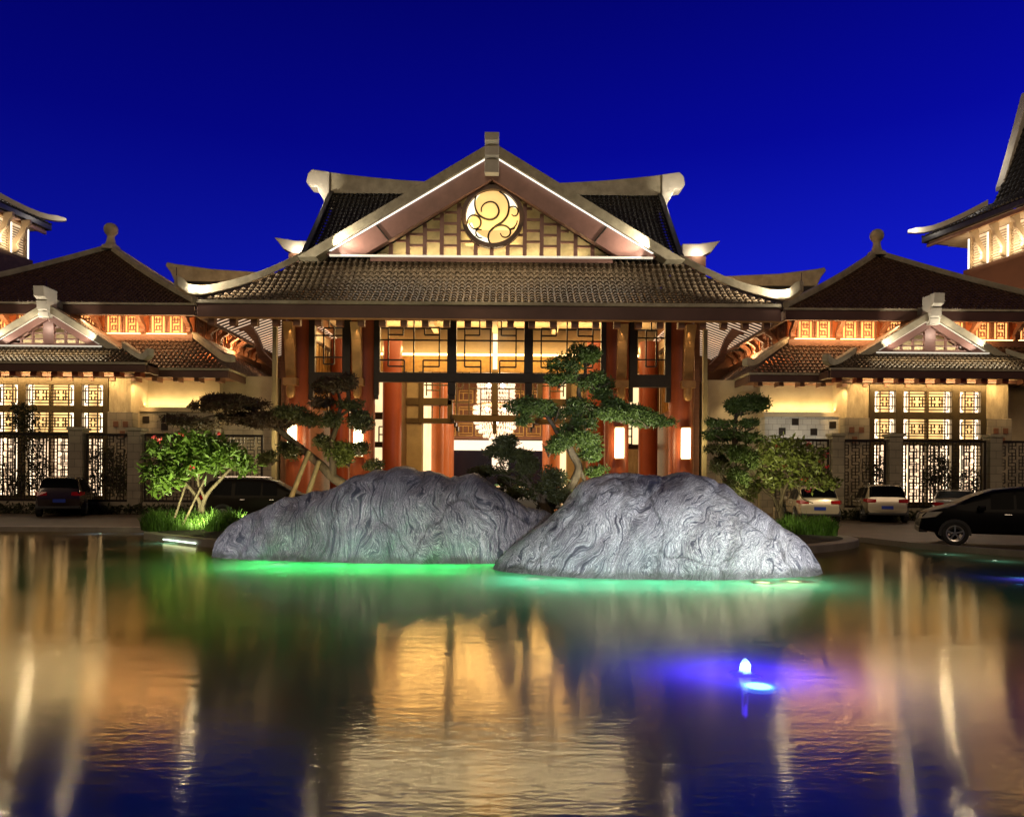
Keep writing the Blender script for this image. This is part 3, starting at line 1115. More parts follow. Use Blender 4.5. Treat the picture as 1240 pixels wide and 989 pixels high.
# --- porch interior
mb = C(); mb.box(-11.8, 11.8, 39.0, 69, 0.0, 0.10); mb.build('porch_floor', M['floor'], pav)
mb = C(); mb.box(-11.2, 11.2, 41.6, 52, 12.3, 12.5); mb.build('porch_ceiling', M['cream_board'], pav)
for u in (-8.8, -4.1, 0.0, 4.1, 8.8):
    mb = C()
    mb.box(u - .18, u + .18, 41.7, 51.8, 11.85, 12.29)
    mb.build('ceiling_beam', M['cream_board'], pav)
# porch back wall at y = 52
mb = C(); mb.box(-11.6, 11.6, 52.0, 52.5, 9.2, 10.35); mb.build('porch_back_beam', M['gold'], pav, bevel=0.03)
mb = C(); mb.box(-11.4, 11.4, 52.1, 52.3, 10.37, 10.52); mb.build('cove_light_strip', M['e_warm_strip'], pav)
mb = C(); mb.box(-11.6, 11.6, 52.6, 52.9, 9.2, 12.3); mb.build('porch_upper_wall', M['cream'], pav)
for s in (-1, 1):
    mb = MB(side_fx(s)); mb.box(6.16, 7.54, 52.5, 52.8, 0.1, 9.2); mb.build('porch_jamb_wall', M['cream'], pav)
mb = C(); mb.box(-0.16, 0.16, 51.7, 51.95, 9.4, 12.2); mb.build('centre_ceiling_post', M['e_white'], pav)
for s in (-1, 1):
    mb = MB(side_fx(s))
    mb.box(11.3, 11.6, 41.2, 52, 0.1, 12.3)
    mb.build('porch_side_wall', M['wood'], pav)
    for k in range(14):
        y = 42 + k * .72
        mb = MB(side_fx(s))
        mb.box(11.12, 11.29, y, y + .12, 6.2, 10.2)
        mb.build('wall_fin', M['gold'], pav)
    mb = MB(side_fx(s))
    mb.beam((11.1, 41.6, 10.6), (11.1, 51.8, 10.6), 0.3, 0.5)
    mb.build('side_cove_beam', M['cream_board'], pav)
    mb = MB(side_fx(s))
    mb.box(7.6, 9.6, 51.95, 52.25, 5.9, 6.35)
    mb.box(7.6, 11.3, 52.05, 52.2, 3.9, 4.25)
    barset(mb, 7.6, 9.6, 4.25, 5.9, 52.0, fretwork(4, 3), .09, .09)
    mb.build('side_transom', M['dark'], pav)
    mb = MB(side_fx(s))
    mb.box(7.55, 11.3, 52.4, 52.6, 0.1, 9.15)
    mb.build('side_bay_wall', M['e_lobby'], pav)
    mb = MB(side_fx(s))
    mb.box(9.2, 10.1, 51.6, 52.2, 0.1, 3.9)
    mb.build('carved_stone_pier', M['split'], pav)
    # inner bay: pier, glowing side light, doors
    mb = MB(side_fx(s))
    mb.box(5.05, 6.15, 51.8, 52.6, 0.1, 9.2)
    mb.build('khaki_pier', M['khaki'], pav, bevel=0.03)
    mb = MB(side_fx(s))
    mb.box(3.0, 6.2, 51.7, 52.4, 6.85, 7.35)
    mb.box(3.0, 6.2, 51.72, 52.38, 5.6, 5.95)
    mb.box(2.95, 3.3, 51.7, 52.4, 5.6, 9.2)
    mb.box(4.95, 5.3, 51.68, 51.8, 5.6, 9.2)
    barset(mb, 3.3, 4.95, 7.35, 9.2, 51.9, [('h', .5, 0, 1), ('v', .33, 0, 1), ('v', .66, .3, 1), ('h', .3, .33, .9), ('h', .75, .1, .66), ('v', .9, .1, .6)], .09, .08)
    barset(mb, 3.3, 4.95, 5.95, 6.85, 51.9, [('v', .33, 0, 1), ('v', .66, 0, 1)], .09, .08)
    mb.build('inner_transom', M['olive'], pav, bevel=0.02)
    # stepped bracket
    mb = MB(side_fx(s))
    for k in range(4):
        mb.box(2.45 + k * .16, 2.6 + k * .16, 50.4 + k * .3, 51.7, 5.0 + k * .28, 5.3 + k * .28)
    mb.build('stepped_bracket', M['dark'], pav)
    # lobby side: glowing wall + orange columns
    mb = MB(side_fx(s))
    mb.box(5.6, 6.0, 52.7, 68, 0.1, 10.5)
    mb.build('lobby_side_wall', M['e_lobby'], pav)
    for yy, uu in ((55.5, 4.35), (60.5, 4.35), (65.5, 4.35)):
        mb = MB(side_fx(s))
        mb.lathe((uu, yy, 0), [(.46, .1), (.46, 10.4)], 20)
        mb.build('lobby_column', M['orange'], pav, smooth=50)
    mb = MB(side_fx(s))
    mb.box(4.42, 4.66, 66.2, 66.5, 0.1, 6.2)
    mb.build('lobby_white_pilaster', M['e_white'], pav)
# centre transom with lattice
mb = C()
mb.box(-3.0, 3.0, 51.75, 52.3, 5.75, 6.2)
mb.box(-0.22, 0.22, 51.7, 52.25, 6.2, 9.2)
mb.box(-0.14, 0.14, 51.8, 52.1, 4.9, 5.75)
barset(mb, -2.95, -.22, 6.2, 9.2, 51.9, [('v', .10, 0, 1), ('v', .42, 0, 1), ('v', .72, 0, .62), ('h', .30, 0, .42), ('h', .62, .42, 1), ('h', .36, .72, 1), ('h', .82, 0, .42), ('v', .25, .62, 1), ('h', .62, 0, .25)], .09, .08)
barset(mb, .22, 2.95, 6.2, 9.2, 51.9, [('v', .90, 0, 1), ('v', .58, 0, 1), ('v', .28, 0, .62), ('h', .30, .58, 1), ('h', .62, 0, .58), ('h', .36, 0, .28), ('h', .82, .58, 1), ('v', .75, .62, 1), ('h', .62, .75, 1)], .09, .08)
mb.build('centre_transom', M['olive'], pav, bevel=0.015)
# lobby back wall
mb = C(); mb.box(-6.2, 6.2, 68, 68.3, 5.4, 11); mb.build('lobby_timber_wall', M['wood'], pav)
mb = C()
for i in range(7):
    for j in range(3):
        u, z = -5.2 + i * 1.55, 5.7 + j * 1.5
        barset(mb, u, u + 1.25, z, z + 1.1, 67.9, [('v', 0, 0, 1), ('v', 1, 0, 1), ('h', 0, 0, 1), ('h', 1, 0, 1), ('v', .3, .2, .8), ('v', .7, .2, .8), ('h', .2, 0, 1), ('h', .8, 0, 1)], .08, .08)
mb.build('lobby_wall_lattice', M['gold'], pav)
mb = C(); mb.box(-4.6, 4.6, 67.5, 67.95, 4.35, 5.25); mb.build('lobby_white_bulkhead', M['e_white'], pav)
mb = C(); mb.box(-4.1, 4.6, 67.6, 67.9, 0.1, 4.34); mb.build('lobby_night_opening', M['navy'], pav)  # navy panel standing in for the dark opening onto the night
mb = C(); mb.box(-4.6, -4.15, 67.4, 67.9, 0.1, 4.34); mb.build('lobby_stone_edge', M['split'], pav)
mb = C(); mb.box(-.6, .9, 67.45, 67.58, 2.4, 3.9); mb.build('lobby_lit_picture', M['e_white'], pav)
mb = C(); mb.box(-.3, 1.2, 66.5, 67.3, 0.1, 1.3); mb.build('lobby_desk', mat('green_marble', (0.12, 0.30, 0.20), 0.3), pav)
mb = C(); mb.box(-6, 6, 52.9, 68, 10.6, 10.8); mb.build('lobby_ceiling', M['wood'], pav)

# lights of the pavilion
light('AREA', (X0, 46.5, 11.7), 1600, (1, .60, .24), target=(X0, 46.5, 0), sx=16, sy=7)
light('AREA', (X0, 51.3, 10.7), 760, (1, .64, .24), target=(X0, 48, 13.0), sx=20, sy=.4)
light('AREA', (X0, 59, 10.3), 620, (1, .68, .34), target=(X0, 59, 0), sx=9, sy=10)
light('AREA', (X0, 40.3, 14.3), 230, (1, .88, .68), target=(X0, 38.9, 11.2), sx=15, sy=.25)
light('SPOT', (X0, 36.6, 14.0), 330, (1, .78, .48), .3, (X0, 39.6, 12.2), 110)
light('AREA', (X0, 41.9, 14.3), 120, (1, .80, .46), target=(X0, 42.3, 17), sx=11, sy=.15)
light('AREA', (X0, 41.75, 15.5), 75, (1, .74, .32), target=(X0, 42.4, 16.3), sx=3, sy=2.5)
for s in (-1, 1):
    x = lambda u: X0 + s * u
    light('SPOT', (x(9.0), 40.3, 14.25), 900, NEUT, 0.05, (x(4.5), 41.3, 17.0), 75)
    light('SPOT', (x(8.6), 40.2, 14.2), 130, NEUT, 0.05, (x(7.2), 41.3, 14.8), 90)
    light('POINT', (x(15.0), 37.55, 11.25), 30, NEUT, 0.08)
    light('SPOT', (x(15.3), 36.7, 11.3), 2200, NEUT, 0.06, (x(12.9), 39.6, 12.2), 60)
    light('POINT', (x(12.0), 49.0, 20.6), 22, NEUT, 0.08)
    light('SPOT', (x(12.3), 46.5, 17.5), 800, NEUT, 0.08, (x(12.0), 49.8, 21.0), 45)
    # soffit wash between the side rafters
    light('AREA', (x(12.4), 46.5, 8.9), 200, (1, .74, .42), target=(x(13.2), 46.5, 10.6), sx=.5, sy=15)
    # eave downlights on the columns
    for u in (6.9, 10.4):
        light('SPOT', (x(u), 38.7, 9.5), 300, (1, .66, .32), 0.06, (x(u), 39.9, 3.0), 62, 0.8)
        light('SPOT', (x(u), 37.6, 0.3), 230, (1, .66, .32), 0.06, (x(u), 40.0, 8.0), 58, 0.8)

# ---- wall lamps on the four front columns
for s in (-1, 1):
    for u, nm in ((6.92, 'inner'), (10.44, 'outer')):
        lt = 'left' if s < 0 else 'right'
        t = thing('wall_lamp', f'tall glowing box lamp on the {nm} red column at the {lt} of the entrance', 'lamp', (X0 + s * u, 39.5, 2.85), 0, 'lamps on the entrance columns')
        mb = MB(); mb.box(-.23, .23, -.22, .02, .06, 1.66); mb.build('lamp_shade', M['e_lamp'], t, local=True, bevel=0.05)
        mb = MB(); mb.box(-.26, .26, -.25, .03, 0, .058); mb.box(-.26, .26, -.25, .03, 1.662, 1.73); mb.box(-.12, .12, .03, .10, .3, 1.4)
        mb.build('lamp_frame', M['bronze'], t, local=True)
        light('POINT', (X0 + s * u, 38.75, 3.7), 150, (1, .80, .40), 0.25)

# ---- chandelier
ch = thing('chandelier', 'big tiered crystal chandelier glowing inside the lobby', 'chandelier', (X0 - .1, 60, 4.8))
def bead_ring(mb, r, z, n_, sz, h):
    for k in range(n_):
        a = 2 * pi * (k + random.random() * .4) / n_
        x_, y_ = r * cos(a), r * sin(a)
        mb.add([(x_, y_, z + h), (x_ + sz, y_, z), (x_, y_ + sz, z), (x_ - sz, y_, z), (x_, y_ - sz, z), (x_, y_, z - h)],
               [(0, 1, 2), (0, 2, 3), (0, 3, 4), (0, 4, 1), (5, 2, 1), (5, 3, 2), (5, 4, 3), (5, 1, 4)])
tiersp = [(.5, .15), (1.0, .4), (1.35, .75), (1.6, 1.1), (1.75, 1.5), (1.82, 1.9), (1.82, 2.3), (1.8, 2.7), (1.5, 3.15), (1.5, 3.5), (1.5, 3.85), (1.5, 4.2), (1.5, 4.55)]
for r_, z_ in tiersp:
    mb = MB()
    bead_ring(mb, r_, z_, int(10 + r_ * 22), .075, .15)
    bead_ring(mb, r_ * .8, z_ + .1, int(8 + r_ * 16), .06, .12)
    mb.build('crystal_tier', M['e_crystal'], ch, local=True)
mb = MB(); mb.tube([(0, 0, .3), (0, 0, 5.8)], .06, 8)
for z_ in (2.9, 4.7):
    mb.lathe((0, 0, z_), [(1.45, 0), (1.5, .03), (1.5, .08), (1.45, .1)], 28)
mb.build('chandelier_frame', M['gold'], ch, local=True)
for k, (x_, z_) in enumerate(((-.55, 4.35), (.55, 4.35), (0, 1.5), (-.7, 2.5), (.7, 2.5))):
    mb = MB(); mb.lathe((x_, -1.0 if k < 2 else -.4, z_), [(.02, -.17), (.14, -.12), (.18, 0), (.14, .12), (.02, .17)], 12)
    mb.build('bulb', M['e_bulb'], ch, local=True, smooth=180)
light('POINT', (X0 - .1, 59.6, 6.6), 260, NEUT, 0.5)

# ================================================================== REAR HALL roofs peeping behind
rear = thing('rear_hall', 'dark low roofed hall with pale upturned ridge tips behind the entrance pavilion', 'building', (X0, 66, 0))
for s in (-1, 1):
    fx = side_fx(s)
    # ridge block with flared tip beside the upper roof
    mb = MB(fx)
    sx = lambda px, D=56: (592 - px) * D / 900
    poly = [(323, 291), (336, 293), (350, 295), (369, 295), (369, 311), (345, 310), (334, 305), (329, 298)]
    mb.prism([(sx(a), PZ(b, 56)) for a, b in poly], 55.7, 56.3)
    mb.build('ridge_tip', M['white_cap'], rear, bevel=0.05)
    mb = MB(fx)
    mb.box(sx(372), sx(341), 55.6, 57, 13, PZ(310.5, 56))
    mb.build('chimney_block', M['brownwall'], rear)
    light('POINT', (X0 + s * sx(352), 55.2, PZ(308, 56)), 60, NEUT, 0.06)
    # low side ridge
    mb = MB(fx)
    sy = lambda px, D=52: (592 - px) * D / 900
    p2 = [(196, 322), (205, 324), (250, 330), (305, 333), (330, 334), (330, 345), (205, 345), (200, 334), (194, 326)]
    mb.prism([(sy(a), PZ(b, 52)) for a, b in p2], 51.7, 52.3)
    mb.build('low_ridge', M['cap'], rear, bevel=0.05)
    mb = MB(fx)
    mb.add([(sy(330), 52.1, PZ(335, 52)), (sy(205), 52.1, PZ(335, 52)), (sy(200), 48.5, 10.2), (sy(330), 48.5, 10.2)], [(0, 1, 2, 3)])
    mb.build('low_roof_slope', M['tile_dark'], rear)
mb = C()
mb.box(-21, 21, 69, 80, 0, 10.2)
mb.build('rear_hall_wall', M['brownwall'], rear)

# ================================================================== SIDE HALLS AND GABLED WINGS
def side_hall(s):
    lt = 'left' if s < 0 else 'right'
    fx = side_fx(s)
    B = lambda: MB(fx)
    hall = thing('side_hall', f'brown pyramid-roofed hall with amber clerestory {lt} of the entrance pavilion', 'building', (X0 + s * 23.7, 46, 0), 0, 'side halls')
    # pyramid roof
    ez, ey, u0, u1 = 10.9, 39.5, 15.7, 31.7
    ap = Vector((23.7, 46, 15.75))
    upf = Vector((0, ap.y - ey, ap.z - ez))
    Vf = upf.length
    mb = B()
    tiles(mb, (u0, ey, ez), (1, 0, 0), 16, upf, Vf, lambda u: (0, Vf * min(u, 16 - u) / 8), 0.15, 0.235, 0.36, 0.08)
    mb.build('front_tiled_roof', M['tile_brown'], hall, smooth=40)
    ups = Vector((8, 0, ap.z - ez))
    Vs = ups.length
    mb = B()
    tiles(mb, (u0, ey, ez), (0, 1, 0), 13, ups, Vs, lambda u: (0, Vs * min(u, 13 - u) / 6.5), 0.15, 0.3, 0.4, 0.1)
    mb.build('inner_tiled_roof', M['tile_brown'], hall, smooth=40)
    mb = B()
    mb.add([(u1, ey, ez), (u1, ey + 13, ez), tuple(ap)], [(0, 1, 2)])
    mb.add([(u0, ey + 13, ez), (u1, ey + 13, ez), tuple(ap)], [(0, 1, 2)])
    mb.build('rear_roof_slope', M['tile_brown'], hall)
    for cu, cy_ in ((u0, ey), (u1, ey), (u0, ey + 13), (u1, ey + 13)):
        mb = B()
        p0, p1 = Vector((cu, cy_, ez + .05)), ap + Vector((0, 0, .02))
        pts, hs = [], []
        for i in range(13):
            t = i / 12
            p = p0.lerp(p1, t)
            p.z -= .15 * sin(pi * t)
            pts.append(p); hs.append(.34)
        d = (p1 - p0); sd = (d.y, -d.x, 0)
        mb.ribbon(pts, hs, .34, sd)
        mb.build('hip_ridge', M['cap'], hall, bevel=0.03)
    mb = B()
    mb.lathe((ap.x, ap.y, ap.z), [(q * .82, z_ * .77) for q, z_ in [(.75, -.1), (.62, .25), (.40, .38), (.32, .6), (.26, .95), (.27, 1.1), (.36, 1.2), (.47, 1.38), (.51, 1.6), (.46, 1.84), (.32, 2.02), (.12, 2.11), (.01, 2.12)]], 20)
    mb.build('finial', M['cap'], hall, smooth=50)
    mb = B()
    mb.box(u0, u1, ey - .03, ey + .15, 10.32, 10.84)
    mb.box(u0 - .03, u0 + .13, ey + .155, ey + 13, 10.32, 10.84)
    mb.build('eave_fascia', M['fascia'], hall, bevel=.02)
    mb = B()
    mb.box(u0 - .05, u1, ey - .09, ey + .16, 10.845, 10.95)
    mb.build('eave_edge_course', M['cap'], hall)
    mb = B(); mb.add([(u0 + .1, ey + .1, 10.75), (u1, ey + .1, 10.75), (u1, 52, 10.78), (u0 + .1, 52, 10.78)], [(0, 1, 2, 3)])
    mb.build('eave_soffit', M['wood'], hall)
    # clerestory
    cu0, cy0, cz0, cz1 = 16.35, 41.0, 9.5, 10.74
    mb = B()
    mb.box(cu0 + .1, u1 - .6, cy0 + .25, 51.5, 9.2, 10.72)
    mb.build('clerestory_core', M['orange'], hall)
    mb = B()
    mb.box(cu0, u1 - .5, cy0 - .25, cy0 + .24, 9.2, 9.55)
    mb.box(cu0 - .25, cu0 + .09, cy0 + .245, 51.5, 9.2, 9.55)
    mb.build('clerestory_sill', M['wood'], hall)
    mb = B()
    mb.box(cu0 + .2, u1 - .6, cy0 - .02, cy0 + .06, 9.555, 9.63)
    mb.box(cu0 - .04, cu0 + .03, cy0 + .3, 51.4, 9.555, 9.63)
    mb.build('clerestory_light_strip', M['e_orange_strip'], hall)
    def cler(mb_, mp_, along0, along1, g):
        """one lattice window; g(a, d, z) -> point; a along, d depth"""
        aw = along1 - along0
        def bx(m_, a0, a1, d0, d1, z0, z1):
            m_.add([g(a, d, z) for z in (z0, z1) for d in (d0, d1) for a in (a0, a1)], [(0, 2, 3, 1), (4, 5, 7, 6), (0, 1, 5, 4), (2, 6, 7, 3), (0, 4, 6, 2), (1, 3, 7, 5)])
        z0, z1 = 9.62, 10.68
        t = .05
        for f in (0.0, 1.0):
            bx(mb_, along0 + aw * f - .05, along0 + aw * f + .05, .0, .10, z0, z1)
        for f in (.25, .75):
            bx(mb_, along0 + aw * f - t / 2, along0 + aw * f + t / 2, .02, .08, z0, z1)
        for f in (.4, .6):
            bx(mb_, along0 + aw * f - t / 2, along0 + aw * f + t / 2, .02, .08, z0 + .2, z0 + .45)
            bx(mb_, along0 + aw * f - t / 2, along0 + aw * f + t / 2, .02, .08, z0 + .62, z1 - .15)
        for zz, a, b in ((.06, 0, 1), (.22, .25, .75), (.45, .25, .6), (.62, .4, .75), (.80, .25, .75), (1.0, 0, 1)):
            bx(mb_, along0 + aw * a, along0 + aw * b, .025, .085, z0 + zz - t / 2, z0 + zz + t / 2)
        bx(mp_, along0, along1, .12, .16, z0, z1)
    def bracket(mb_, a, g, reach=1.1, wd=.13):
        pr = [(0, 9.55), (-.22, 9.6), (-.30, 9.72), (-.24, 9.9), (-.36, 10.05), (-.62, 10.2), (-.8, 10.36), (-reach, 10.5), (-reach, 10.74), (0, 10.74), (0, 10.55), (-.40, 10.45), (-.34, 10.3), (-.10, 10.1), (0, 9.9)]
        n_ = len(pr)
        pts = [g(a - wd, d, z) for d, z in pr] + [g(a + wd, d, z) for d, z in pr]
        mb_.add(pts, [tuple(range(n_)), tuple(range(2 * n_ - 1, n_ - 1, -1))] + [(i, i + n_, (i + 1) % n_ + n_, (i + 1) % n_) for i in range(n_)])
    gf = lambda a, d, z: (a, cy0 + .06 + d, z)
    gs = lambda a, d, z: (cu0 + .02 + d, a, z)
    a = cu0 + .62
    while a < 30:
        for k in range(2):
            mb, mp_ = B(), B()
            cler(mb, mp_, a + k * 1.0, a + k * 1.0 + .86, gf)
            w_ = mb.build('clerestory_window', M['wood'], hall)
            mp_.build('glowing_pane', M['e_orange'], w_)
        mb = B(); bracket(mb, a + 2.16, gf); mb.build('wavy_bracket', M['wood'], hall, bevel=.02)
        a += 2.45
    mb = B(); bracket(mb, cu0 + .25, gf); mb.build('wavy_bracket', M['wood'], hall, bevel=.02)
    a = cy0 + .5
    while a < 50:
        mb, mp_ = B(), B()
        cler(mb, mp_, a, a + 1.0, gs)
        w_ = mb.build('clerestory_window', M['wood'], hall)
        mp_.build('glowing_pane', M['e_orange'], w_)
        mb = B(); bracket(mb, a + 1.25, gs, .9); mb.build('wavy_bracket', M['wood'], hall, bevel=.02)
        a += 1.5
    light('AREA', (X0 + s * 22, 40.0, 9.75), 240, AMBER, target=(X0 + s * 22, 41, 10.3), sx=11, sy=.15)
    light('AREA', (X0 + s * 15.6, 46, 9.6), 800, AMBER, target=(X0 + s * 16.4, 46, 10.2), sx=.15, sy=9)
    light('AREA', (X0 + s * 20.5, 40.3, 10.2), 130, AMBER, target=(X0 + s * 20.5, 39.6, 8.2), sx=9, sy=.2)
    # tiled skirt below the clerestory
    sez, sey, su = 7.3, 38.5, 13.5
    upk = Vector((0, 2.5, 2.0)); Vk = upk.length
    mb = B()
    tiles(mb, (su, sey, sez), (1, 0, 0), 17.5, upk, Vk, lambda u: (0, Vk * min(1, u / 2.85)), 0.08, 0.25, 0.34, 0.085)
    mb.build('front_skirt_roof', M['tile_brown'], hall, smooth=40)
    upn = Vector((2.85, 0, 2.0)); Vn = upn.length
    mb = B()
    tiles(mb, (su, sey, sez), (0, 1, 0), 13, upn, Vn, lambda u: (0, Vn * min(1, u / 2.5)), 0.08, 0.28, 0.36, 0.09)
    mb.build('inner_skirt_roof', M['tile_brown'], hall, smooth=40)
    mb = B()
    pts, hs = [], []
    for i in range(15):
        t = i / 14
        pts.append((16.35 - 3.2 * t, 41 - 2.8 * t, 9.42 - 2.1 * t + .35 * max(0, (t - .7) / .3) ** 2))
        hs.append(.30 + .25 * max(0, (t - .7) / .3) ** 2 - (.2 if i == 14 else 0))
    mb.ribbon(pts, hs, .3, (.7, -.7, 0))
    mb.build('skirt_hip_ridge', M['cap'], hall, bevel=.03)
    mb = B()
    mb.box(su, 31, sey - .02, sey + .14, 6.88, 7.25)
    mb.box(su - .02, su + .12, sey + .145, 51.5, 6.88, 7.25)
    mb.build('skirt_fascia', M['fascia'], hall, bevel=.02)
    mb = B()
    mb.box(su - .05, 31, sey - .07, sey + .15, 7.255, 7.36)
    mb.box(su - .06, su + .14, sey + .155, 51.5, 7.255, 7.36)
    mb.build('skirt_edge_course', M['cap'], hall)
    mb = B(); mb.add([(su + .1, sey + .1, 7.0), (31, sey + .1, 7.0), (31, 41.5, 7.25), (15, 51, 7.25), (su + .1, 51, 7.0)], [(0, 1, 2, 3, 4)])
    mb.build('skirt_soffit', M['wood'], hall)
    for k in range(9):
        mb = B()
        mb.box(14.0 + k * 1.1, 14.25 + k * 1.1, 38.7, 39.4, 6.7, 6.97)
        mb.build('rafter_tail', M['wood'], hall)
    # lower walls
    mb = B(); mb.box(14.75, 31, 40.6, 51, 0, 7.0); mb.build('plaster_wall', M['cream'], hall)
    mb = B(); mb.box(11.9, 14.74, 41.0, 51, 0, 7.3); mb.build('link_wall', M['cream'], hall)
    mb = B(); mb.box(11.9, 17.4, 51.1, 51.5, 7.3, 11.6); mb.build('link_upper_wall', M['brownwall'], hall)
    mb = B(); mb.box(11.95, 14.72, 40.8, 40.99, 0, 4.6); mb.build('link_wall_stone', M['stone'], hall)
    mb = B(); mb.box(14.65, 18.9, 39.7, 40.59, 5.2, 5.45); mb.build('wall_ledge', M['cream'], hall, bevel=.02)
    mb = B(); mb.box(14.75, 18.8, 39.8, 40.59, 4.05, 5.195); bb = mb.build('stone_band', M['stone_lamplit'] if s > 0 else M['stone'], hall)
    for (a, z) in ((15.5, 4.25), (16.2, 4.75), (17.2, 4.22), (18.2, 4.6)):
        mb = B()
        mb.box(a, a + .36, 39.77, 39.799, z, z + .36)
        mb.build('square_grille', M['dark'], bb)
    mb = B(); mb.box(15.0, 18.7, 40.42, 40.5, 5.455, 5.52); mb.build('ledge_light_strip', M['e_warm_strip'], hall)
    mb = B(); mb.box(14.76, 31, 40.3, 40.595, 0, 4.04); mb.build('lower_stone_wall', M['stone'], hall)
    light('AREA', (X0 + s * 16.9, 40.25, 5.6), 55, (1, .72, .34), target=(X0 + s * 16.9, 40.6, 6.5), sx=3.8, sy=.12)
    light('SPOT', (X0 + s * 13.0, 39.6, 6.6), 60, (1, .74, .40), .08, (X0 + s * 13.4, 41.0, 3.5), 90)
    if s > 0:
        light('SPOT', (X0 + s * 16.4, 37.2, 3.0), 160, (1, .93, .80), .08, (X0 + s * 16.5, 39.8, 4.7), 75)
    return hall

def gabled_wing(s):
    lt = 'left' if s < 0 else 'right'
    fx = side_fx(s)
    B = lambda: MB(fx)
    cu = 22.9
    wing = thing('gabled_wing', f'low gabled wing with lit fretwork windows in front of the {lt} side hall', 'building', (X0 + s * cu, 40, 0), 0, 'gabled wings')
    ey, ez, eh = 37.2, 7.42, 5.75
    gy, gz, gh = 38.6, 8.42, 3.95
    upf = Vector((0, gy - ey, gz - ez)); Vf = upf.length
    mb = B()
    tiles(mb, (cu - eh, ey, ez), (1, 0, 0), 2 * eh, upf, Vf, lambda u: (0, Vf * min(1, min(u, 2 * eh - u) / (eh - gh))), .08, .235, .3, .08)
    mb.build('front_tiled_roof', M['tile'], wing, smooth=40)
    for q in (-1, 1):
        mb = B()
        us = Vector((-q * (eh - gh), 0, gz - ez)); Vs = us.length
        tiles(mb, (cu + q * eh, ey, ez), (0, 1, 0), 4, us, Vs, lambda u: (0, Vs * min(1, u / (gy - ey))), .08, .26, .34, .085)
        mb.build('side_tiled_roof', M['tile_brown'], wing, smooth=40)
        mb = B()
        pts, hs = [], []
        for i in range(15):
            t = i / 14
            k = max(0, (t - .65) / .35) ** 2
            pts.append((cu + q * (gh + (eh + .45 - gh) * t), gy - (gy - ey + .35) * t, gz - (gz - ez) * min(1, t * 1.1) - .08 * sin(pi * t) + .30 * k))
            hs.append(.30 + .30 * k - (.25 if i == 14 else 0))
        mb.ribbon(pts, hs, .30, (.7, .7 * q, 0))
        mb.build('hip_ridge', M['cap'], wing, bevel=.03)
    mb = B()
    mb.box(cu - eh, cu + eh, ey - .02, ey + .14, 6.96, 7.33)
    for q in (-1, 1):
        mb.box(cu + q * eh - .08, cu + q * eh + .08, ey + .145, 41, 6.96, 7.33)
    mb.build('eave_fascia', M['fascia'], wing, bevel=.02)
    mb = B(); mb.box(cu - eh - .03, cu + eh + .03, ey - .07, ey + .15, 7.335, 7.44); mb.build('eave_edge_course', M['cap'], wing)
    mb = B(); mb.add([(cu - eh + .1, ey + .1, 7.03), (cu + eh - .1, ey + .1, 7.03), (cu + eh - .1, 40.6, 7.1), (cu - eh + .1, 40.6, 7.1)], [(0, 1, 2, 3)])
    mb.build('eave_soffit', M['cream_board'], wing)
    for k in range(11):
        mb = B()
        u = cu - eh + .5 + k * (2 * eh - 1) / 10
        mb.box(u - .16, u + .16, 37.4, 37.9, 6.74, 7.01)
        mb.build('rafter_tail', M['red'], wing, bevel=.02)
    # gable
    a_z, f_z = 10.72, 9.35
    a_h = 3.95
    AZ, SL = 11.0, (11.0 - 9.35) / 3.95
    # steeper: apex from the photograph
    AZ = PZ(372, 38.6); SL = (AZ - 8.38) / 3.75
    def band(mb_, d0, d1, y0, y1, foot):
        for q in (-1, 1):
            uz = lambda d: (AZ - d - foot) / SL
            mb_.prism([(cu, AZ - d0), (cu + q * uz(d0), foot), (cu + q * uz(d1), foot), (cu, AZ - d1)], y0, y1)
    mb = B(); band(mb, 0, .42, 38.3, 38.9, 8.30); mb.build('gable_cap', M['cap'], wing, bevel=.02)
    mb = B(); band(mb, .425, .465, 38.42, 38.47, 8.55); mb.build('gable_light_strip', M['e_soft_strip'], wing)
    mb = B(); band(mb, .43, .86, 38.5, 38.8, 8.45); mb.build('bargeboard', M['board'], wing, bevel=.02)
    ia_ = AZ - .86; tz = 8.60; iu_ = (ia_ - tz) / SL
    mb = B(); mb.prism([(cu - iu_ - .3, tz - .2), (cu + iu_ + .3, tz - .2), (cu, ia_ + .2)], 39.1, 39.2); mb.build('gable_back_panel', M['khaki'], wing)
    mb = B()
    mb.box(cu - iu_, cu + iu_, 38.62, 38.78, tz - .2, tz + .03)
    mb.box(cu - .28, cu + .28, 38.6, 38.8, tz, ia_ + .1)
    for k in (-2, -1.45, -.85, .85, 1.45, 2):
        h_ = ia_ - SL * abs(k)
        if h_ > tz:
            mb.box(cu + k - .05, cu + k + .05, 38.64, 38.76, tz, h_)
    for zz in (tz + .25, tz + .55, tz + .85, tz + 1.1):
        w_ = (ia_ - zz) / SL
        if w_ > .3:
            mb.box(cu - w_, cu + w_, 38.65, 38.75, zz - .035, zz + .035)
    mb.build('gable_lattice', M['board'], wing)
    mb = B(); mb.box(cu - 2.9, cu + 2.9, 38.3, 38.4, 8.40, 8.46); mb.build('gable_foot_light_strip', M['e_soft_strip'], wing)
    mb = B()
    pr = [(37.75, AZ + .72), (38.9, AZ + .72), (38.9, AZ - .80), (38.2, AZ - .80), (38.15, AZ - .50), (38.25, AZ - .5), (38.05, AZ - .4), (38.02, AZ + .02), (38.1, AZ + .08), (37.8, AZ + .2)]
    mb.prism(pr, cu - .27, cu + .27, 'x')
    orn_ = mb.build('apex_ornament', M['white_cap'], wing, bevel=.02)
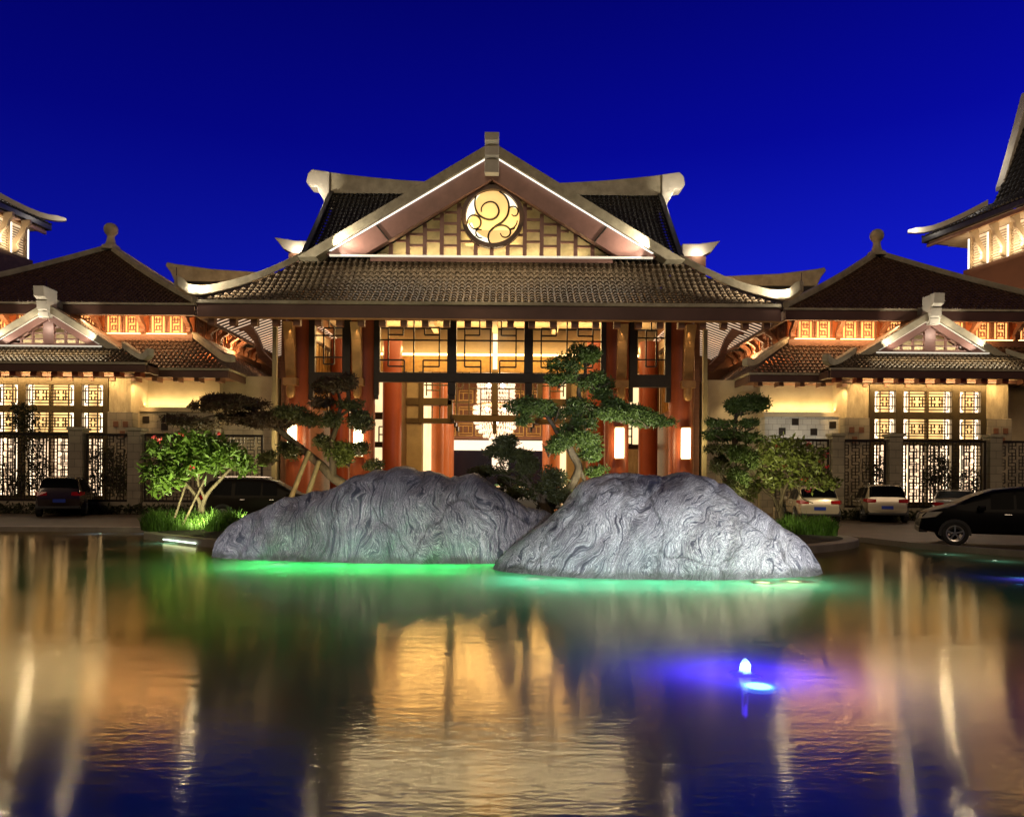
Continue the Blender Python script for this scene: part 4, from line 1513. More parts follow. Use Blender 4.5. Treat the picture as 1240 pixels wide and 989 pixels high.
    mb = B(); mb.tube([(cu, 38.4, AZ + .7), (cu, 38.4, AZ + 1.15)], .016, 5); mb.build('lightning_rod', M['chrome'], wing)
    mb = B()
    for q in (-1, 1):
        mb.add([(cu, 38.9, AZ + .01), (cu + q * 3.8, 38.9, 8.35), (cu + q * 3.8, 41.2, 8.35), (cu, 41.2, AZ + .01)], [(0, 1, 2, 3)])
    mb.build('gable_roof_slope', M['tile_brown'], wing)
    mb = B(); mb.box(cu - .22, cu + .22, 38.92, 41.0, AZ - .1, AZ + .30); mb.build('gable_ridge', M['cap'], wing, bevel=.03)
    x = lambda u: X0 + s * u
    for q in (-1, 1):
        light('SPOT', (x(cu + q * 2.9), 37.7, 8.6), 240, NEUT, .04, (x(cu + q * 1.2), 38.5, 9.8), 80)
    light('POINT', (x(cu + (.5 if s < 0 else -.5) * -s), 37.6, AZ - 1.1), 40, NEUT, .05)
    light('AREA', (x(cu), 38.9, 8.7), 26, NEUT, target=(x(cu), 39.2, 9.6), sx=4.5, sy=.1)
    light('AREA', (x(cu), 37.9, 8.45), 70, (1, .80, .5), target=(x(cu), 37.3, 7.5), sx=7, sy=.1)
    # walls
    wy = 38.8
    for q in (-1, 1):
        mb = B()
        mb.box(*sorted((cu + q * 3.06, cu + q * 4.22)), wy, wy + .5, 5.1, 7.05)
        mb.build('split_stone_pilaster', M['split'], wing, bevel=.02)
        mb = B()
        mb.box(*sorted((cu + q * 3.06, cu + q * 4.35)), wy - .12, wy + .5, 3.85, 5.09)
        sb = mb.build('stone_band', M['stone'], wing, bevel=.02)
        for a, z in ((3.5, 4.45), (3.85, 3.95), (4.0, 4.45)):
            mb = B()
            mb.box(cu + q * a - .13, cu + q * a + .13, wy - .15, wy - .121, z - .15, z + .15)
            mb.build('square_inset', M['wood'], sb)
        mb = B()
        mb.box(*sorted((cu + q * 3.06, cu + q * 4.35)), wy - .02, wy + .5, 0, 3.84)
        mb.build('lower_stone_pier', M['stone'], wing)
    mb = B(); mb.box(cu - 3.05, cu + 3.05, wy + .1, wy + .5, 6.86, 7.05); mb.build('lintel', M['cream'], wing)
    for q in (-1, 1):
        mb = B()
        mb.box(*sorted((cu + q * 3.75, cu + q * 4.2)), wy + .51, 40.6, 0, 7.05)
        mb.build('side_return_wall', M['cream'], wing)
    # dark window frame and windows
    xs = [(-3.04, -2.76), (-1.68, -1.25), (1.25, 1.68), (2.76, 3.04)]
    mb = B()
    for a, b in xs:
        mb.box(cu + a, cu + b, wy - .05, wy + .3, .3, 6.85)
    for z0, z1 in ((6.49, 6.85), (5.04, 5.41), (3.69, 4.03), (.3, .72)):
        for a, b in ((-2.76, -1.68), (-1.25, 1.25), (1.68, 2.76)):
            mb.box(cu + a, cu + b, wy - .048, wy + .298, z0, z1)
    for z0, z1 in ((5.41, 6.49), (4.03, 5.04), (.72, 3.69)):
        mb.box(cu - .06, cu + .06, wy - .04, wy + .2, z0, z1)
    fr = mb.build('window_wall_frame', M['olive'], wing, bevel=.015)
    for row, (z0, z1) in enumerate(((5.41, 6.49), (4.03, 5.04), (.72, 3.69))):
        for a, b, kind in ((-2.76, -1.68, 's'), (-1.25, -.06, 'l'), (.06, 1.25, 'r'), (1.68, 2.76, 's')):
            mb = B()
            bars = SINGLE if kind == 's' else half(kind == 'r')
            if row == 2:
                bars = [('v', .12, 0, 1), ('v', .26, 0, 1), ('v', .74, 0, 1), ('v', .88, 0, 1)] + [('h', k / 9, .26, .74) for k in range(1, 9)] + [('v', .5, 0, 1)]
            barset(mb, cu + a, cu + b, z0, z1, wy + .02, bars, .052, .05)
            wn = mb.build('window', M['dark'], wing)
            mb = B(); mb.box(cu + a, cu + b, wy + .2, wy + .24, z0, z1)
            mb.build('pane', M['e_pane'] if row < 2 else M['e_pane_low'], wn)
            wd = (b - a)
            if kind in ('s', 'l'):
                mb = B(); mb.box(cu + a + .01, cu + a + wd * .24, wy + .17, wy + .195, z0 + .01, z1 - .01); mb.build('edge_light', M['e_edge'], wn)
            if kind in ('s', 'r'):
                mb = B(); mb.box(cu + b - wd * .24, cu + b - .01, wy + .17, wy + .195, z0 + .01, z1 - .01); mb.build('edge_light', M['e_edge'], wn)
    mb = B(); mb.box(cu - 4, cu + 4, wy + .52, 40.55, 0, 7.0); mb.build('wing_core', M['brownwall'], wing)
    # eave wash
    light('AREA', (x(cu), 38.0, 6.92), 180, WARM, target=(x(cu), 38.9, 6.2), sx=8, sy=.15)
    light('SPOT', (x(cu - 5.0), 38.6, 6.7), 220, WARM, .05, (x(cu - 4.0), 39.6, 5.5), 80)
    return wing

for s in (-1, 1):
    side_hall(s)
    gabled_wing(s)

# ================================================================== CORNER TOWERS
def tower(s, tip, dirv, label, wallm):
    """tip: far eave corner (x, y, z); dirv: eave direction towards the camera; outward side is s"""
    t = thing('corner_tower', label, 'building', (tip[0] + s * 8, tip[1] - 6, 0))
    d = Vector((dirv[0], dirv[1], 0)).normalized()
    o = Vector((abs(d.y) * s, 0, 0)) + Vector((0, d.x * -1 * (1 if d.y > 0 else -1) * s, 0))
    o = Vector((-d.y, d.x, 0))
    if o.x * s < 0:
        o = -o
    P0 = Vector(tip)
    def G0(a, b, z):
        p = P0 + d * a + o * b
        return (p.x, p.y, z)
    def gbox0(mb_, a0, a1, b0, b1, z0, z1):
        mb_.add([G0(a, b, z) for z in (z0, z1) for b in (b0, b1) for a in (a0, a1)], [(0, 2, 3, 1), (4, 5, 7, 6), (0, 1, 5, 4), (2, 6, 7, 3), (0, 4, 6, 2), (1, 3, 7, 5)])
    ez = tip[2]
    Ln = 26
    oa, ob = (0, 0) if s > 0 else (1.3, 1.0)        # shallower overhang on the left tower
    zb0, zb1 = ez - 3.05, ez - .55
    mb = MB(); gbox0(mb, 2.2 - oa, Ln, 1.9 - ob, 14, 0, zb0 - .02); mb.build('tower_wall', wallm, t)
    mb = MB(); gbox0(mb, 2.6 - oa, Ln, 2.3 - ob, 14, zb0, zb1); mb.build('clerestory_core', M['brownwall'], t)
    mb = MB(); gbox0(mb, 0, Ln, 0, .2, ez - .42, ez); gbox0(mb, -.0, .2, .2, 14, ez - .42, ez - .01); mb.build('eave_fascia', M['tile_dark'], t, bevel=.03)
    mb = MB(); gbox0(mb, .5, Ln, .25, 2.3, ez - .55, ez - .44); gbox0(mb, .3, 2.6, 2.31, 14, ez - .56, ez - .45); mb.build('eave_soffit', M['cream_board'], t)
    mb = MB(); gbox0(mb, .3, Ln, .22, .42, ez - .80, ez - .56); mb.build('eave_beam', M['bronze'], t)
    # roof slope
    mb = MB()
    tiles(mb, G0(0, 0, ez), d, Ln, Vector((o.x, o.y, .56)), 3.67, lambda u: (0, min(3.67, u * 1.146)), .2, .36, .5, .12)
    mb.build('tiled_roof', M['tile_dark'], t, smooth=40)
    mb = MB(); mb.add([G0(0, 0, ez), G0(0, 14, ez), G0(3.2, 14, ez + 1.8), G0(3.2, 3.2, ez + 1.8)], [(0, 1, 2, 3)]); mb.build('rear_roof_slope', M['tile_dark'], t)
    # upper steep part with pale verge
    mb = MB()
    tiles(mb, G0(3.4, 3.5, ez + 1.9), d, Ln - 3.4, Vector((o.x * 3.4, o.y * 3.4, 7.6)), 8.33, lambda u: (0, 8.33), .3, .4, .55, .13)
    mb.add([G0(3.4, 3.5, ez + 1.8), G0(3.6, 6.9, ez + 9.5), G0(3.4, 10.5, ez + 1.8)], [(0, 1, 2)])
    mb.build('upper_roof', M['tile_dark'], t)
    mb = MB()
    light('POINT', G0(1.6, 3.6, ez + 6.0), 170, NEUT, .1)
    pts = [G0(3.35, 4.1, ez + 3.0), G0(3.3, 4.9, ez + 4.85), G0(3.25, 5.7, ez + 6.6), G0(3.15, 6.8, ez + 9.0)]
    mb.ribbon(pts, [.35, .7, 1.3, 2.2], .7, (d.x, d.y, 0))
    mb.build('verge_ridge', M['white_cap'], t, bevel=.05)
    mb = MB()
    pts = []
    hs = []
    for i in range(10):
        k = i / 9
        pts.append(G0(3.2 - 3.9 * k, 3.2 - 3.9 * k, ez + 1.8 - 1.75 * k + .5 * max(0, (k - .6) / .4) ** 2 - .25 * sin(pi * k)))
        hs.append(.45 if i < 9 else .22)
    mb.ribbon(pts, hs, .4, (d.x - o.x, d.y - o.y, 0))
    mb.build('hip_ridge', M['white_cap'], t, bevel=.04)
    # lit louvre bays and wavy brackets
    a = 2.7 - oa
    def G(a_, b_, z_):
        p = P0 + d * a_ + o * (b_ - ob)
        return (p.x, p.y, z_)
    def gbox(mb_, a0, a1, b0, b1, z0, z1):
        gbox0(mb_, a0, a1, b0 - ob, b1 - ob, z0, z1)
    k = 0
    while a < Ln - 2:
        mb = MB()
        for j in range(11):
            z = zb0 + .1 + j * .2
            gbox(mb, a + .15, a + 1.35, 2.05, 2.2, z, z + .07)
        gbox(mb, a, a + .14, 1.98, 2.28, zb0, zb1)
        lv = mb.build('louvre_bay', M['cream_board'], t)
        mb = MB(); gbox(mb, a + .15, a + 1.35, 2.24, 2.28, zb0 + .03, zb1 - .05); mb.build('louvre_glow', M['e_louver'], lv)
        mb = MB(); gbox(mb, a - .15, a - .02, 1.96, 2.04, zb0, zb1 - .15); mb.build('upright_light', M['e_white_strip'], lv)
        mb = MB()
        pr = [(1.95, zb0), (1.6, zb0 + .05), (1.45, zb0 + .3), (1.55, zb0 + .7), (1.3, zb0 + 1.1), (.9, zb0 + 1.5), (.75, zb0 + 1.9), (.45, zb0 + 2.2), (.45, zb1), (1.2, zb1), (1.25, zb0 + 1.9), (1.55, zb0 + 1.4), (1.9, zb0 + 1.0), (1.95, zb0 + .5)]
        n_ = len(pr)
        pts = [G(a + 1.36, b, z) for b, z in pr] + [G(a + 1.58, b, z) for b, z in pr]
        mb.add(pts, [tuple(range(n_)), tuple(range(2 * n_ - 1, n_ - 1, -1))] + [(i, i + n_, (i + 1) % n_ + n_, (i + 1) % n_) for i in range(n_)])
        mb.build('wavy_bracket', M['cream_board'], t, bevel=.03)
        a += 1.7
        k += 1
    c = G(12, 1.2, zb0 + .4)
    tg = G(12, 2.2, zb0 + 1.3)
    lo = light('AREA', c, 330, (1, .80, .52), target=tg, sx=18, sy=.3)
    # orient long axis along the eave
    zax = (Vector(c) - Vector(tg)).normalized()
    xax = d
    yax = zax.cross(xax)
    lo.rotation_euler = Matrix((xax, yax, zax)).transposed().to_euler()
    e_ = G(-.6, -.6, ez + .55)
    light('POINT', (e_[0] - s * .2, e_[1] - .8, e_[2] + .1), 55, NEUT, .08)
    ww = G(8, -4, zb0 - 5)
    light('SPOT', G(7, -7, 12), 1700 if s > 0 else 90, (1, .60, .32), .2, G(8, 2, 16), 100)
    return t
tower(1, (32.9, 60, 21.45), (.255, -.967), 'tall brown tower with lit louvred band and wavy brackets behind the right side hall', M['brownwall'])
tower(-1, (-37.3, 60, 21.9), (-.12, -.993), 'tall brown tower with dark upturned eave behind the left side hall', mat('dark_brown_render', (0.085, 0.05, 0.03), .8))

# ================================================================== FENCES, PIERS
def fence(x0, x1, y, label, z0=.55, z1=3.72):
    t = thing('lattice_fence', label, 'fence', ((x0 + x1) / 2, y, 0), 0, 'black lattice fence panels')
    mb = MB(); mb.box(x0, x1, y - .12, y + .2, 0, z0); mb.build('plinth', M['stone'], t, bevel=.02)
    mb = MB()
    mb.box(x0, x1, y, y + .08, z0, z0 + .09); mb.box(x0, x1, y, y + .08, z1 - .09, z1)
    mb.box(x0, x0 + .08, y + .001, y + .081, z0 + .09, z1 - .09); mb.box(x1 - .08, x1, y + .001, y + .081, z0 + .09, z1 - .09)
    mb.build('fence_frame', M['dark'], t)
    mb = MB()
    nx = max(3, int((x1 - x0) / .17))
    nz_ = 19
    barset(mb, x0 + .08, x1 - .08, z0 + .09, z1 - .09, y + .01, fretwork(nx, nz_), .036, .04)
    mb.build('fretwork', M['dark'], t)
def pier(x0, x1, y, label, h=3.85):
    t = thing('stone_pier', label, 'pier', ((x0 + x1) / 2, y, 0), 0, 'stone fence piers')
    mb = MB(); mb.box(x0, x1, y - .25, y + .35, 0, h); mb.build('shaft', M['stone'], t, bevel=.03)
    mb = MB(); mb.box(x0 - .06, x1 + .06, y - .31, y + .41, h + .002, h + .14); mb.build('cap_stone', M['cap'], t, bevel=.02)
FY = 34.6
f = lambda px: PX(px, FY)
fence(f(-120), f(84), FY, 'wide black lattice fence in front of the lit windows of the left wing')
pier(f(86), f(103), FY, 'slim stone pier behind the dark minivan')
fence(f(104), f(156), FY, 'narrow black lattice fence between two stone piers right of the dark minivan')
pier(f(157), f(173), FY, 'stone pier beside the red-flowered tree')
fence(f(174), f(250), FY, 'black lattice fence behind the red-flowered tree')
pier(f(251), f(262), FY, 'stone pier above the grey-gold car')
fence(f(263), f(318), FY, 'black lattice fence above the roof of the grey-gold car')
fence(f(938), f(1004), FY, 'short black lattice fence behind the white hatchback')
pier(f(1005), f(1020), FY, 'stone pier between the white hatchback and the white SUV')
fence(f(1021), f(1073), FY, 'dark lattice fence right behind the white SUV')
pier(f(1074), f(1090), FY, 'stone pier rising over the roof of the white SUV')
fence(f(1091), f(1194), FY, 'wide black lattice fence before the lit windows of the right wing')
pier(f(1195), f(1210), FY, 'stone pier above the black MPV')
fence(f(1211), f(1300), FY, 'black lattice fence cut by the right edge of the photo')
# low hedge strip in front of the fences
def leafset(mb, c, rad, n_, size, asp=2.2, rnd=random, flat=0.0, droop=0.0):
    cx_, cy_, cz_ = c
    for _ in range(n_):
        while True:
            a, b, g = rnd.uniform(-1, 1), rnd.uniform(-1, 1), rnd.uniform(-1, 1)
            q = a * a + b * b + g * g
            if q < 1 and (q > .25 or rnd.random() < .25):
                break
        wob = 1 + .22 * noise.noise(Vector((a * 2.3 + cx_, b * 2.3 + cy_, g * 2.3 + cz_)) * 1.6)
        p = Vector((cx_ + a * rad[0] * wob, cy_ + b * rad[1] * wob, cz_ + g * rad[2] * wob))
        d = Vector((rnd.gauss(0, 1), rnd.gauss(0, 1), rnd.gauss(0, 1) * (1 - flat) + flat * .4 - droop)).normalized()
        sd = d.cross(Vector((rnd.gauss(0, 1), rnd.gauss(0, 1), rnd.gauss(0, 1)))).normalized()
        l = size * rnd.uniform(.7, 1.35)
        w_ = l / asp / 2
        nrm = d.cross(sd) * (l * .12)
        mb.add([p, p + d * l * .5 + sd * w_ + nrm, p + d * l, p + d * l * .5 - sd * w_ + nrm], [(0, 1, 2, 3)])

for x0, x1, nm in ((f(-110), f(255), 'left'), (f(950), f(1300), 'right')):
    mb = MB()
    n_ = int((x1 - x0) * 120)
    for _ in range(n_):
        xx = random.uniform(x0, x1)
        leafset(mb, (xx, FY - .5 + random.uniform(-.2, .2), .22), (.15, .15, .2), 1, .22, 3)
    o = mb.build('ground_cover', M['bamboo'], None)
    o["kind"] = "stuff"

def shrub(px, D, h, wd, label, m, n_=900, base=0.3):
    x_ = PX(px, D)
    t = thing('bamboo_shrub', label, 'shrub', (x_, D, 0), 0, 'shrubs behind the lattice fences')
    mb = MB()
    for k in range(7):
        xx, yy = random.uniform(-wd * .5, wd * .5), random.uniform(-.25, .25)
        mb.tube([(xx * .4, yy * .5, 0), (xx * .7, yy, h * .5), (xx * 1.1, yy, h * .97)], [.025, .02, .008], 5)
    mb.build('stem', M['bark'], t, local=True)
    mb = MB()
    for k in range(9):
        leafset(mb, (random.uniform(-wd * .45, wd * .45), random.uniform(-.2, .2), base + (h - base) * random.uniform(.15, .95)), (wd * .36, .3, h * .13), n_ // 9, .20, 3.4, random, 0, .3)
    mb.build('foliage', m, t, local=True, recalc=False)
shrub(44, 36.2, 5.1, 1.8, 'tallest dark bamboo shrub against the lit double window of the left wing', M['bamboo'], 1500)
shrub(128, 36.0, 3.4, 2.2, 'dark bamboo shrub behind the narrow fence right of the minivan', M['bamboo'], 1300)
shrub(8, 36.0, 2.4, 2.0, 'short bushy shrub at the left edge behind the fence', M['bamboo'], 800)
shrub(1062, 36.0, 3.1, 1.5, 'dark shrub behind the fence above the white SUV', M['bamboo'], 900)
shrub(1137, 36.1, 3.7, 1.2, 'slim dark shrub against the double window of the right wing', M['bamboo'], 900)
shrub(1168, 36.0, 2.2, 2.6, 'low broad shrub behind the fence above the silver sedan', M['bamboo'], 1000)

# ================================================================== ROCKS
def rock(name, label, outline, D, base_py, depth, m, seed, lean=0.0):
    """outline: silhouette in photo pixels taken at the rock's own distance D"""
    k = D / 900
    xs = [PX(a, D) for a, _ in outline]
    zs = [PZ(b, D) for _, b in outline]
    zb = -1.15
    def top(x):
        for i in range(len(xs) - 1):
            if xs[i] <= x <= xs[i + 1]:
                t = (x - xs[i]) / (xs[i + 1] - xs[i])
                return zs[i] + (zs[i + 1] - zs[i]) * t
        return zb
    x0, x1 = xs[0], xs[-1]
    NX, NT = 150, 84
    zmax = max(zs)
    vs, fs = [], []
    for i in range(NX + 1):
        # denser at the ends
        q = i / NX
        x = x0 + (x1 - x0) * (0.5 - 0.5 * cos(pi * q))
        h = top(x) - zb
        rel = max(0.0, h / (zmax - zb))
        ry = depth * (0.35 + .65 * rel ** .6) * max(.02, sin(pi * min(max(q, .004), .996))) ** .55
        for j in range(NT + 1):
            a = pi * j / NT
            cy_ = -cos(a)
            sz_ = sin(a) ** .72
            y = D + ry * (abs(cy_) ** .85) * (1 if cy_ > 0 else -1) + lean * sz_
            z = zb + h * sz_
            p = Vector((x, y, z))
            n0 = noise.fractal(p * .9 + Vector((seed, 0, 0)), 1.0, 2.1, 5) * .085
            n1 = noise.fractal(Vector((p.x * 2.4 + p.z * .8, p.y * 1.2, p.z * 1.0 + seed)), 1.0, 2.0, 4) * .05
            ridge = (1 - abs(noise.noise(Vector((p.x * 1.15 - p.z * .7 + seed, p.y * .5, p.z * .45))))) ** 6 * -.08
            nrm = Vector((.0, cy_, sz_)).normalized()
            dd = (n0 + n1 + ridge) * min(1, sz_ * 2.0 + .2)
            p += nrm * dd
            vs.append(p)
    for i in range(NX):
        for j in range(NT):
            a = i * (NT + 1) + j
            fs.append((a, a + 1, a + NT + 2, a + NT + 1))
    fs.append(tuple(range(NT, -1, -1)))
    b = NX * (NT + 1)
    fs.append(tuple(range(b, b + NT + 1)))
    mb = MB()
    mb.add(vs, fs)
    o = mb.build(name, m, None, smooth=180)
    l = Vector(((x0 + x1) / 2, D, 0))
    for v in o.data.vertices:
        v.co -= l
    o.location = l
    tag(o, label, 'rock', 'landscape boulders in the pond')
    return o
left_outline = [(261, 735), (262, 690), (263, 668), (268, 650), (280, 640), (300, 628), (322, 618), (345, 607), (370, 600), (395, 593), (415, 588), (435, 578), (455, 571), (475, 567), (500, 567), (520, 571), (540, 577), (556, 579), (575, 577), (592, 583), (606, 592), (622, 602), (640, 611), (660, 619), (690, 632), (715, 655), (735, 700), (740, 740)]
right_outline = [(589, 745), (592, 712), (596, 690), (606, 674), (622, 660), (642, 645), (660, 632), (676, 618), (690, 600), (703, 584), (715, 578), (740, 573), (770, 571), (800, 571), (830, 572), (852, 575), (872, 581), (890, 594), (910, 608), (930, 620), (950, 636), (970, 652), (984, 668), (994, 684), (1000, 702), (1003, 745)]
rock('boulder', 'long dark grey boulder with folded bands, left of the pair in the pond', left_outline, 17.4, 683, 1.75, M['rock_a'], 3.1)
rock('boulder', 'broad pale grey streaked boulder, right of the pair and nearest the viewer', right_outline, 15.1, 700, 1.65, M['rock_b'], 11.7)

# rock floods (low pond floodlights)
RF = (.84, .88, 1.0)
light('SPOT', (-10.5, 11.8, .35), 1600, RF, .15, (-4.6, 16.8, .35), 50, .9)
light('SPOT', (-3.2, 9.6, .35), 1150, RF, .15, (-2.0, 16.4, .4), 46, .9)
light('SPOT', (-.4, 7.4, .35), 2000, RF, .15, (1.4, 14.4, .35), 46, .9)
light('SPOT', (8.4, 8.8, .35), 3000, (.88, .92, 1), .15, (4.2, 14.4, .3), 48, .9)

# underwater fixtures
def pool_light(x_, y_, z_, label, em, col, energy, r=.16, grp='lamps under the pond water', up=.22, wash=1.7):
    t = thing('pond_light', label, 'lamp', (x_, y_, z_), 0, grp)
    mb = MB(); mb.lathe((0, 0, 0), [(r * 1.25, -.05), (r * 1.25, 0), (r * 1.02, .02), (r * 1.0, .02)], 20); mb.build('lamp_ring', M['chrome'], t, local=True, smooth=40)
    mb = MB(); mb.lathe((0, 0, 0), [(r * .98, .003), (r * .9, .012), (r * .5, .02), (.01, .022)], 20); mb.build('lens', em, t, local=True, smooth=60)
    if energy:
        light('POINT', (x_, y_ - .2, -.33), energy, col, .12)
GREEN = (.05, 1.0, .20)
TEAL = (.14, 1.0, .50)
for px, D, lab, em, col, en in (
        (338, 15.45, 'bright round lamp under water at the foot of the dark boulder', 'e_pool', GREEN, 20),
        (648, 13.5, 'round lamp under water at the left foot of the pale boulder', 'e_pool', TEAL, 9),
        (925, 13.3, 'brightest yellow lamp under water at the right foot of the pale boulder', 'e_pool_y', (.5, 1, .3), 12),
        (962, 13.45, 'small yellow lamp under water at the far right foot of the pale boulder', 'e_pool_y', (.5, 1, .4), 6)):
    pool_light(PX(px, D), D, -.13 if em == 'e_pool_y' else -.24, lab, M[em or 'e_pool_dim'], col, en, .19 if em else .12)
pool_light(PX(215, 20.4), 20.4, -.2, 'pale green lamp under water by the kerb of the planted island', M['e_pool'], (.35, 1, .55), 14)
for k, (px, D, lab) in enumerate(((1012, 23.4, 'small white lamp at the pond edge right of the grass clump'), (1072, 22.0, 'small green lamp at the pond edge below the white SUV'), (1105, 20.6, 'small green lamp at the pond edge below the nose of the black MPV'),
                                  (1145, 18.9, 'small green lamp at the pond edge below the front wheel of the black MPV'), (1205, 17.4, 'small green lamp at the pond edge below the door of the black MPV'),
                                  (122, 23.4, 'small bluish lamp at the pond edge in front of the dark minivan'), (188, 23.7, 'small bluish lamp at the pond edge left of the grass clump'))):
    pool_light(PX(px, D), D, -.09, lab, M['e_pool'], (.3, 1, .6) if k < 5 else (.6, .85, 1), 1.6, .09, 'small lamps along the pond edge', .12, .6)
# murky water lit from below all along the feet of the two boulders
for x_, y_, e_, c_ in [(-5.3 + k * .82, 15.35 - r_ * .95 + (.45 if k in (0, 6) else 0), (9.5, 5.0)[r_], GREEN) for k in range(7) for r_ in range(2)] + \
        [(.1 + k * .82, 13.15 - r_ * .75 + (.45 if k in (0, 6) else 0), (5.5, 2.8)[r_], TEAL) for k in range(7) for r_ in range(2)]:
    light('POINT', (x_, y_, -.50), e_ * 2.5, c_, .15)
# glowing tube standing for pool lamp light reflected at the island kerb
mb = MB()
pts = [(x, y) for x, y in isl[len(isl) // 2:] if -9.7 < x < -7.9 and y < 21.3]
mb.tube([(x - .03, y - .04, .02) for x, y in pts], .022, 6)
ks = mb.build('kerb_lamp_reflection', emit('kerb_reflection_glow', (.8, 1, .8), 2.0), None)
tag(ks, 'pool lamp light reflected on the curved island kerb, drawn as a glowing tube', 'light reflection')

# fountain
fx_, fy_ = PX(904, 6.95), 6.95
ft = thing('fountain_jet', 'small bubbling jet lit blue in the foreground water', 'fountain', (fx_, fy_, -.6))
mb = MB()
prof = [(.13, .533), (.075, .543), (.056, .562), (.048, .59), (.040, .62), (.030, .65), (.018, .672), (.004, .684)]
vs, fs = [], []
nk = 18
for i, (r_, z_) in enumerate(prof):
    for k in range(nk):
        a = 2 * pi * k / nk
        rr = r_ * (1 + .7 * noise.noise(Vector((cos(a) * 1.7, sin(a) * 1.7, z_ * 14))))
        vs.append((rr * cos(a), rr * sin(a), z_ + .01))
for i in range(len(prof) - 1):
    for k in range(nk):
        fs.append((i * nk + k, i * nk + (k + 1) % nk, (i + 1) * nk + (k + 1) % nk, (i + 1) * nk + k))
mb.add(vs, fs)
_m, _t, _b = newmat('blue_lit_foam')
_b.inputs["Base Color"].default_value = (.75, .8, .95, 1)
_b.inputs["Roughness"].default_value = .3
_tr = _t.nodes.new("ShaderNodeBsdfTranslucent")
_tr.inputs[0].default_value = (.8, .85, 1, 1)
_ms = _t.nodes.new("ShaderNodeMixShader")
_ms.inputs[0].default_value = .7
_t.links.new(_b.outputs[0], _ms.inputs[1]); _t.links.new(_tr.outputs[0], _ms.inputs[2]); _t.links.new(_ms.outputs[0], _t.nodes["Material Output"].inputs[0])
mb.build('water_plume', _m, ft, local=True, smooth=180)
mb = MB(); mb.tube([(0, 0, -.5), (0, 0, .50)], .03, 10); mb.build('nozzle', M['chrome'], ft, local=True)
mb = MB(); mb.lathe((0, -.38, .534), [(.13, -.03), (.13, 0), (.10, .008), (.01, .012)], 20); mb.build('blue_lamp', M['e_pool_b'], ft, local=True)
light('POINT', (fx_, fy_, .01), 1.2, (.22, .40, 1), .02)
for dx_, dy_, e_ in ((0, -.12, 5.0), (-.32, .12, 2.6), (.30, .10, 2.6), (-.05, .35, 2.2), (-.55, -.02, 1.2), (.5, -.05, 1.2)):
    light('POINT', (fx_ + dx_, fy_ + dy_, -.42), e_ * 3.2, (.06, .02, 1), .12)
pool_light(PX(1236, 14.2), 14.2, -.2, 'blue lamp under water at the right edge of the photo', M['e_pool_b'], (.12, .08, 1), 9, .14)

# ================================================================== TREES
def limb(mb, pts, r0, r1, n=8):
    sp_ = spline(pts, 6)
    m_ = len(sp_)
    out = []
    for i, p in enumerate(sp_):
        out.append(p + Vector((noise.noise(p * 2.1), noise.noise(p * 2.3 + Vector((5, 0, 0))), 0)) * .04)
    mb.tube(out, [r0 + (r1 - r0) * i / (m_ - 1) for i in range(m_)], n)

def cloud_tree(label, base_px, D, trunks, pads, m, leaf=.105, dens=1.9, bz=.3):
    """pads: (px, py, half width px, half height px[, depth offset[, material]])"""
    x_ = PX(base_px, D)
    t = thing('cloud_pine', label, 'tree', (x_, D, bz), 0, 'cloud-pruned pines')
    k = D / 900
    W = lambda p, dy=0.0: Vector((PX(p[0], D), D + dy, PZ(p[1], D)))
    mb = MB()
    for pts, r0, r1 in trunks:
        q = [W(p, (p[2] if len(p) > 2 else 0)) for p in pts]
        limb(mb, q, r0, r1)
    for pd in pads:                       # twig fan carrying each pad
        c = W(pd, pd[4] if len(pd) > 4 else 0)
        for _ in range(5):
            e = c + Vector((random.uniform(-.8, .8) * pd[2] * k, random.uniform(-.4, .4), random.uniform(-.1, .4) * pd[3] * k))
            limb(mb, [c - Vector((0, 0, pd[3] * k * .9)), (c + e) / 2 - Vector((0, 0, pd[3] * k * .3)), e], .022, .008, 5)
    mb.build('trunk', M['bark'], t, smooth=60)
    mats = {}
    for pd in pads:
        dy = pd[4] if len(pd) > 4 else random.uniform(-.2, .2)
        mt = pd[5] if len(pd) > 5 else m
        b = mats.setdefault(mt, MB())
        c = W(pd, dy)
        rx, rz = pd[2] * k * 1.10, pd[3] * k * 1.08
        ry = min(rx, .75) * .85 + .12
        nsub = max(4, int(pd[2] / 4.5))
        for i in range(nsub):              # clumps that make an uneven outline
            a = random.uniform(0, 2 * pi)
            q = sqrt(random.random()) * .72
            cc = c + Vector((rx * q * cos(a), ry * q * sin(a), rz * random.uniform(-.35, .25) + rz * .3 * (1 - q)))
            leafset(b, cc, (rx * random.uniform(.30, .46) + .05, ry * .42, rz * random.uniform(.45, .7) + .03), int(150 * dens * max(.6, rx * rz * 9)), leaf, 3.2, random, .2)
    for mt, b in mats.items():
        b.build('crown', M[mt], t, recalc=False)
    return t

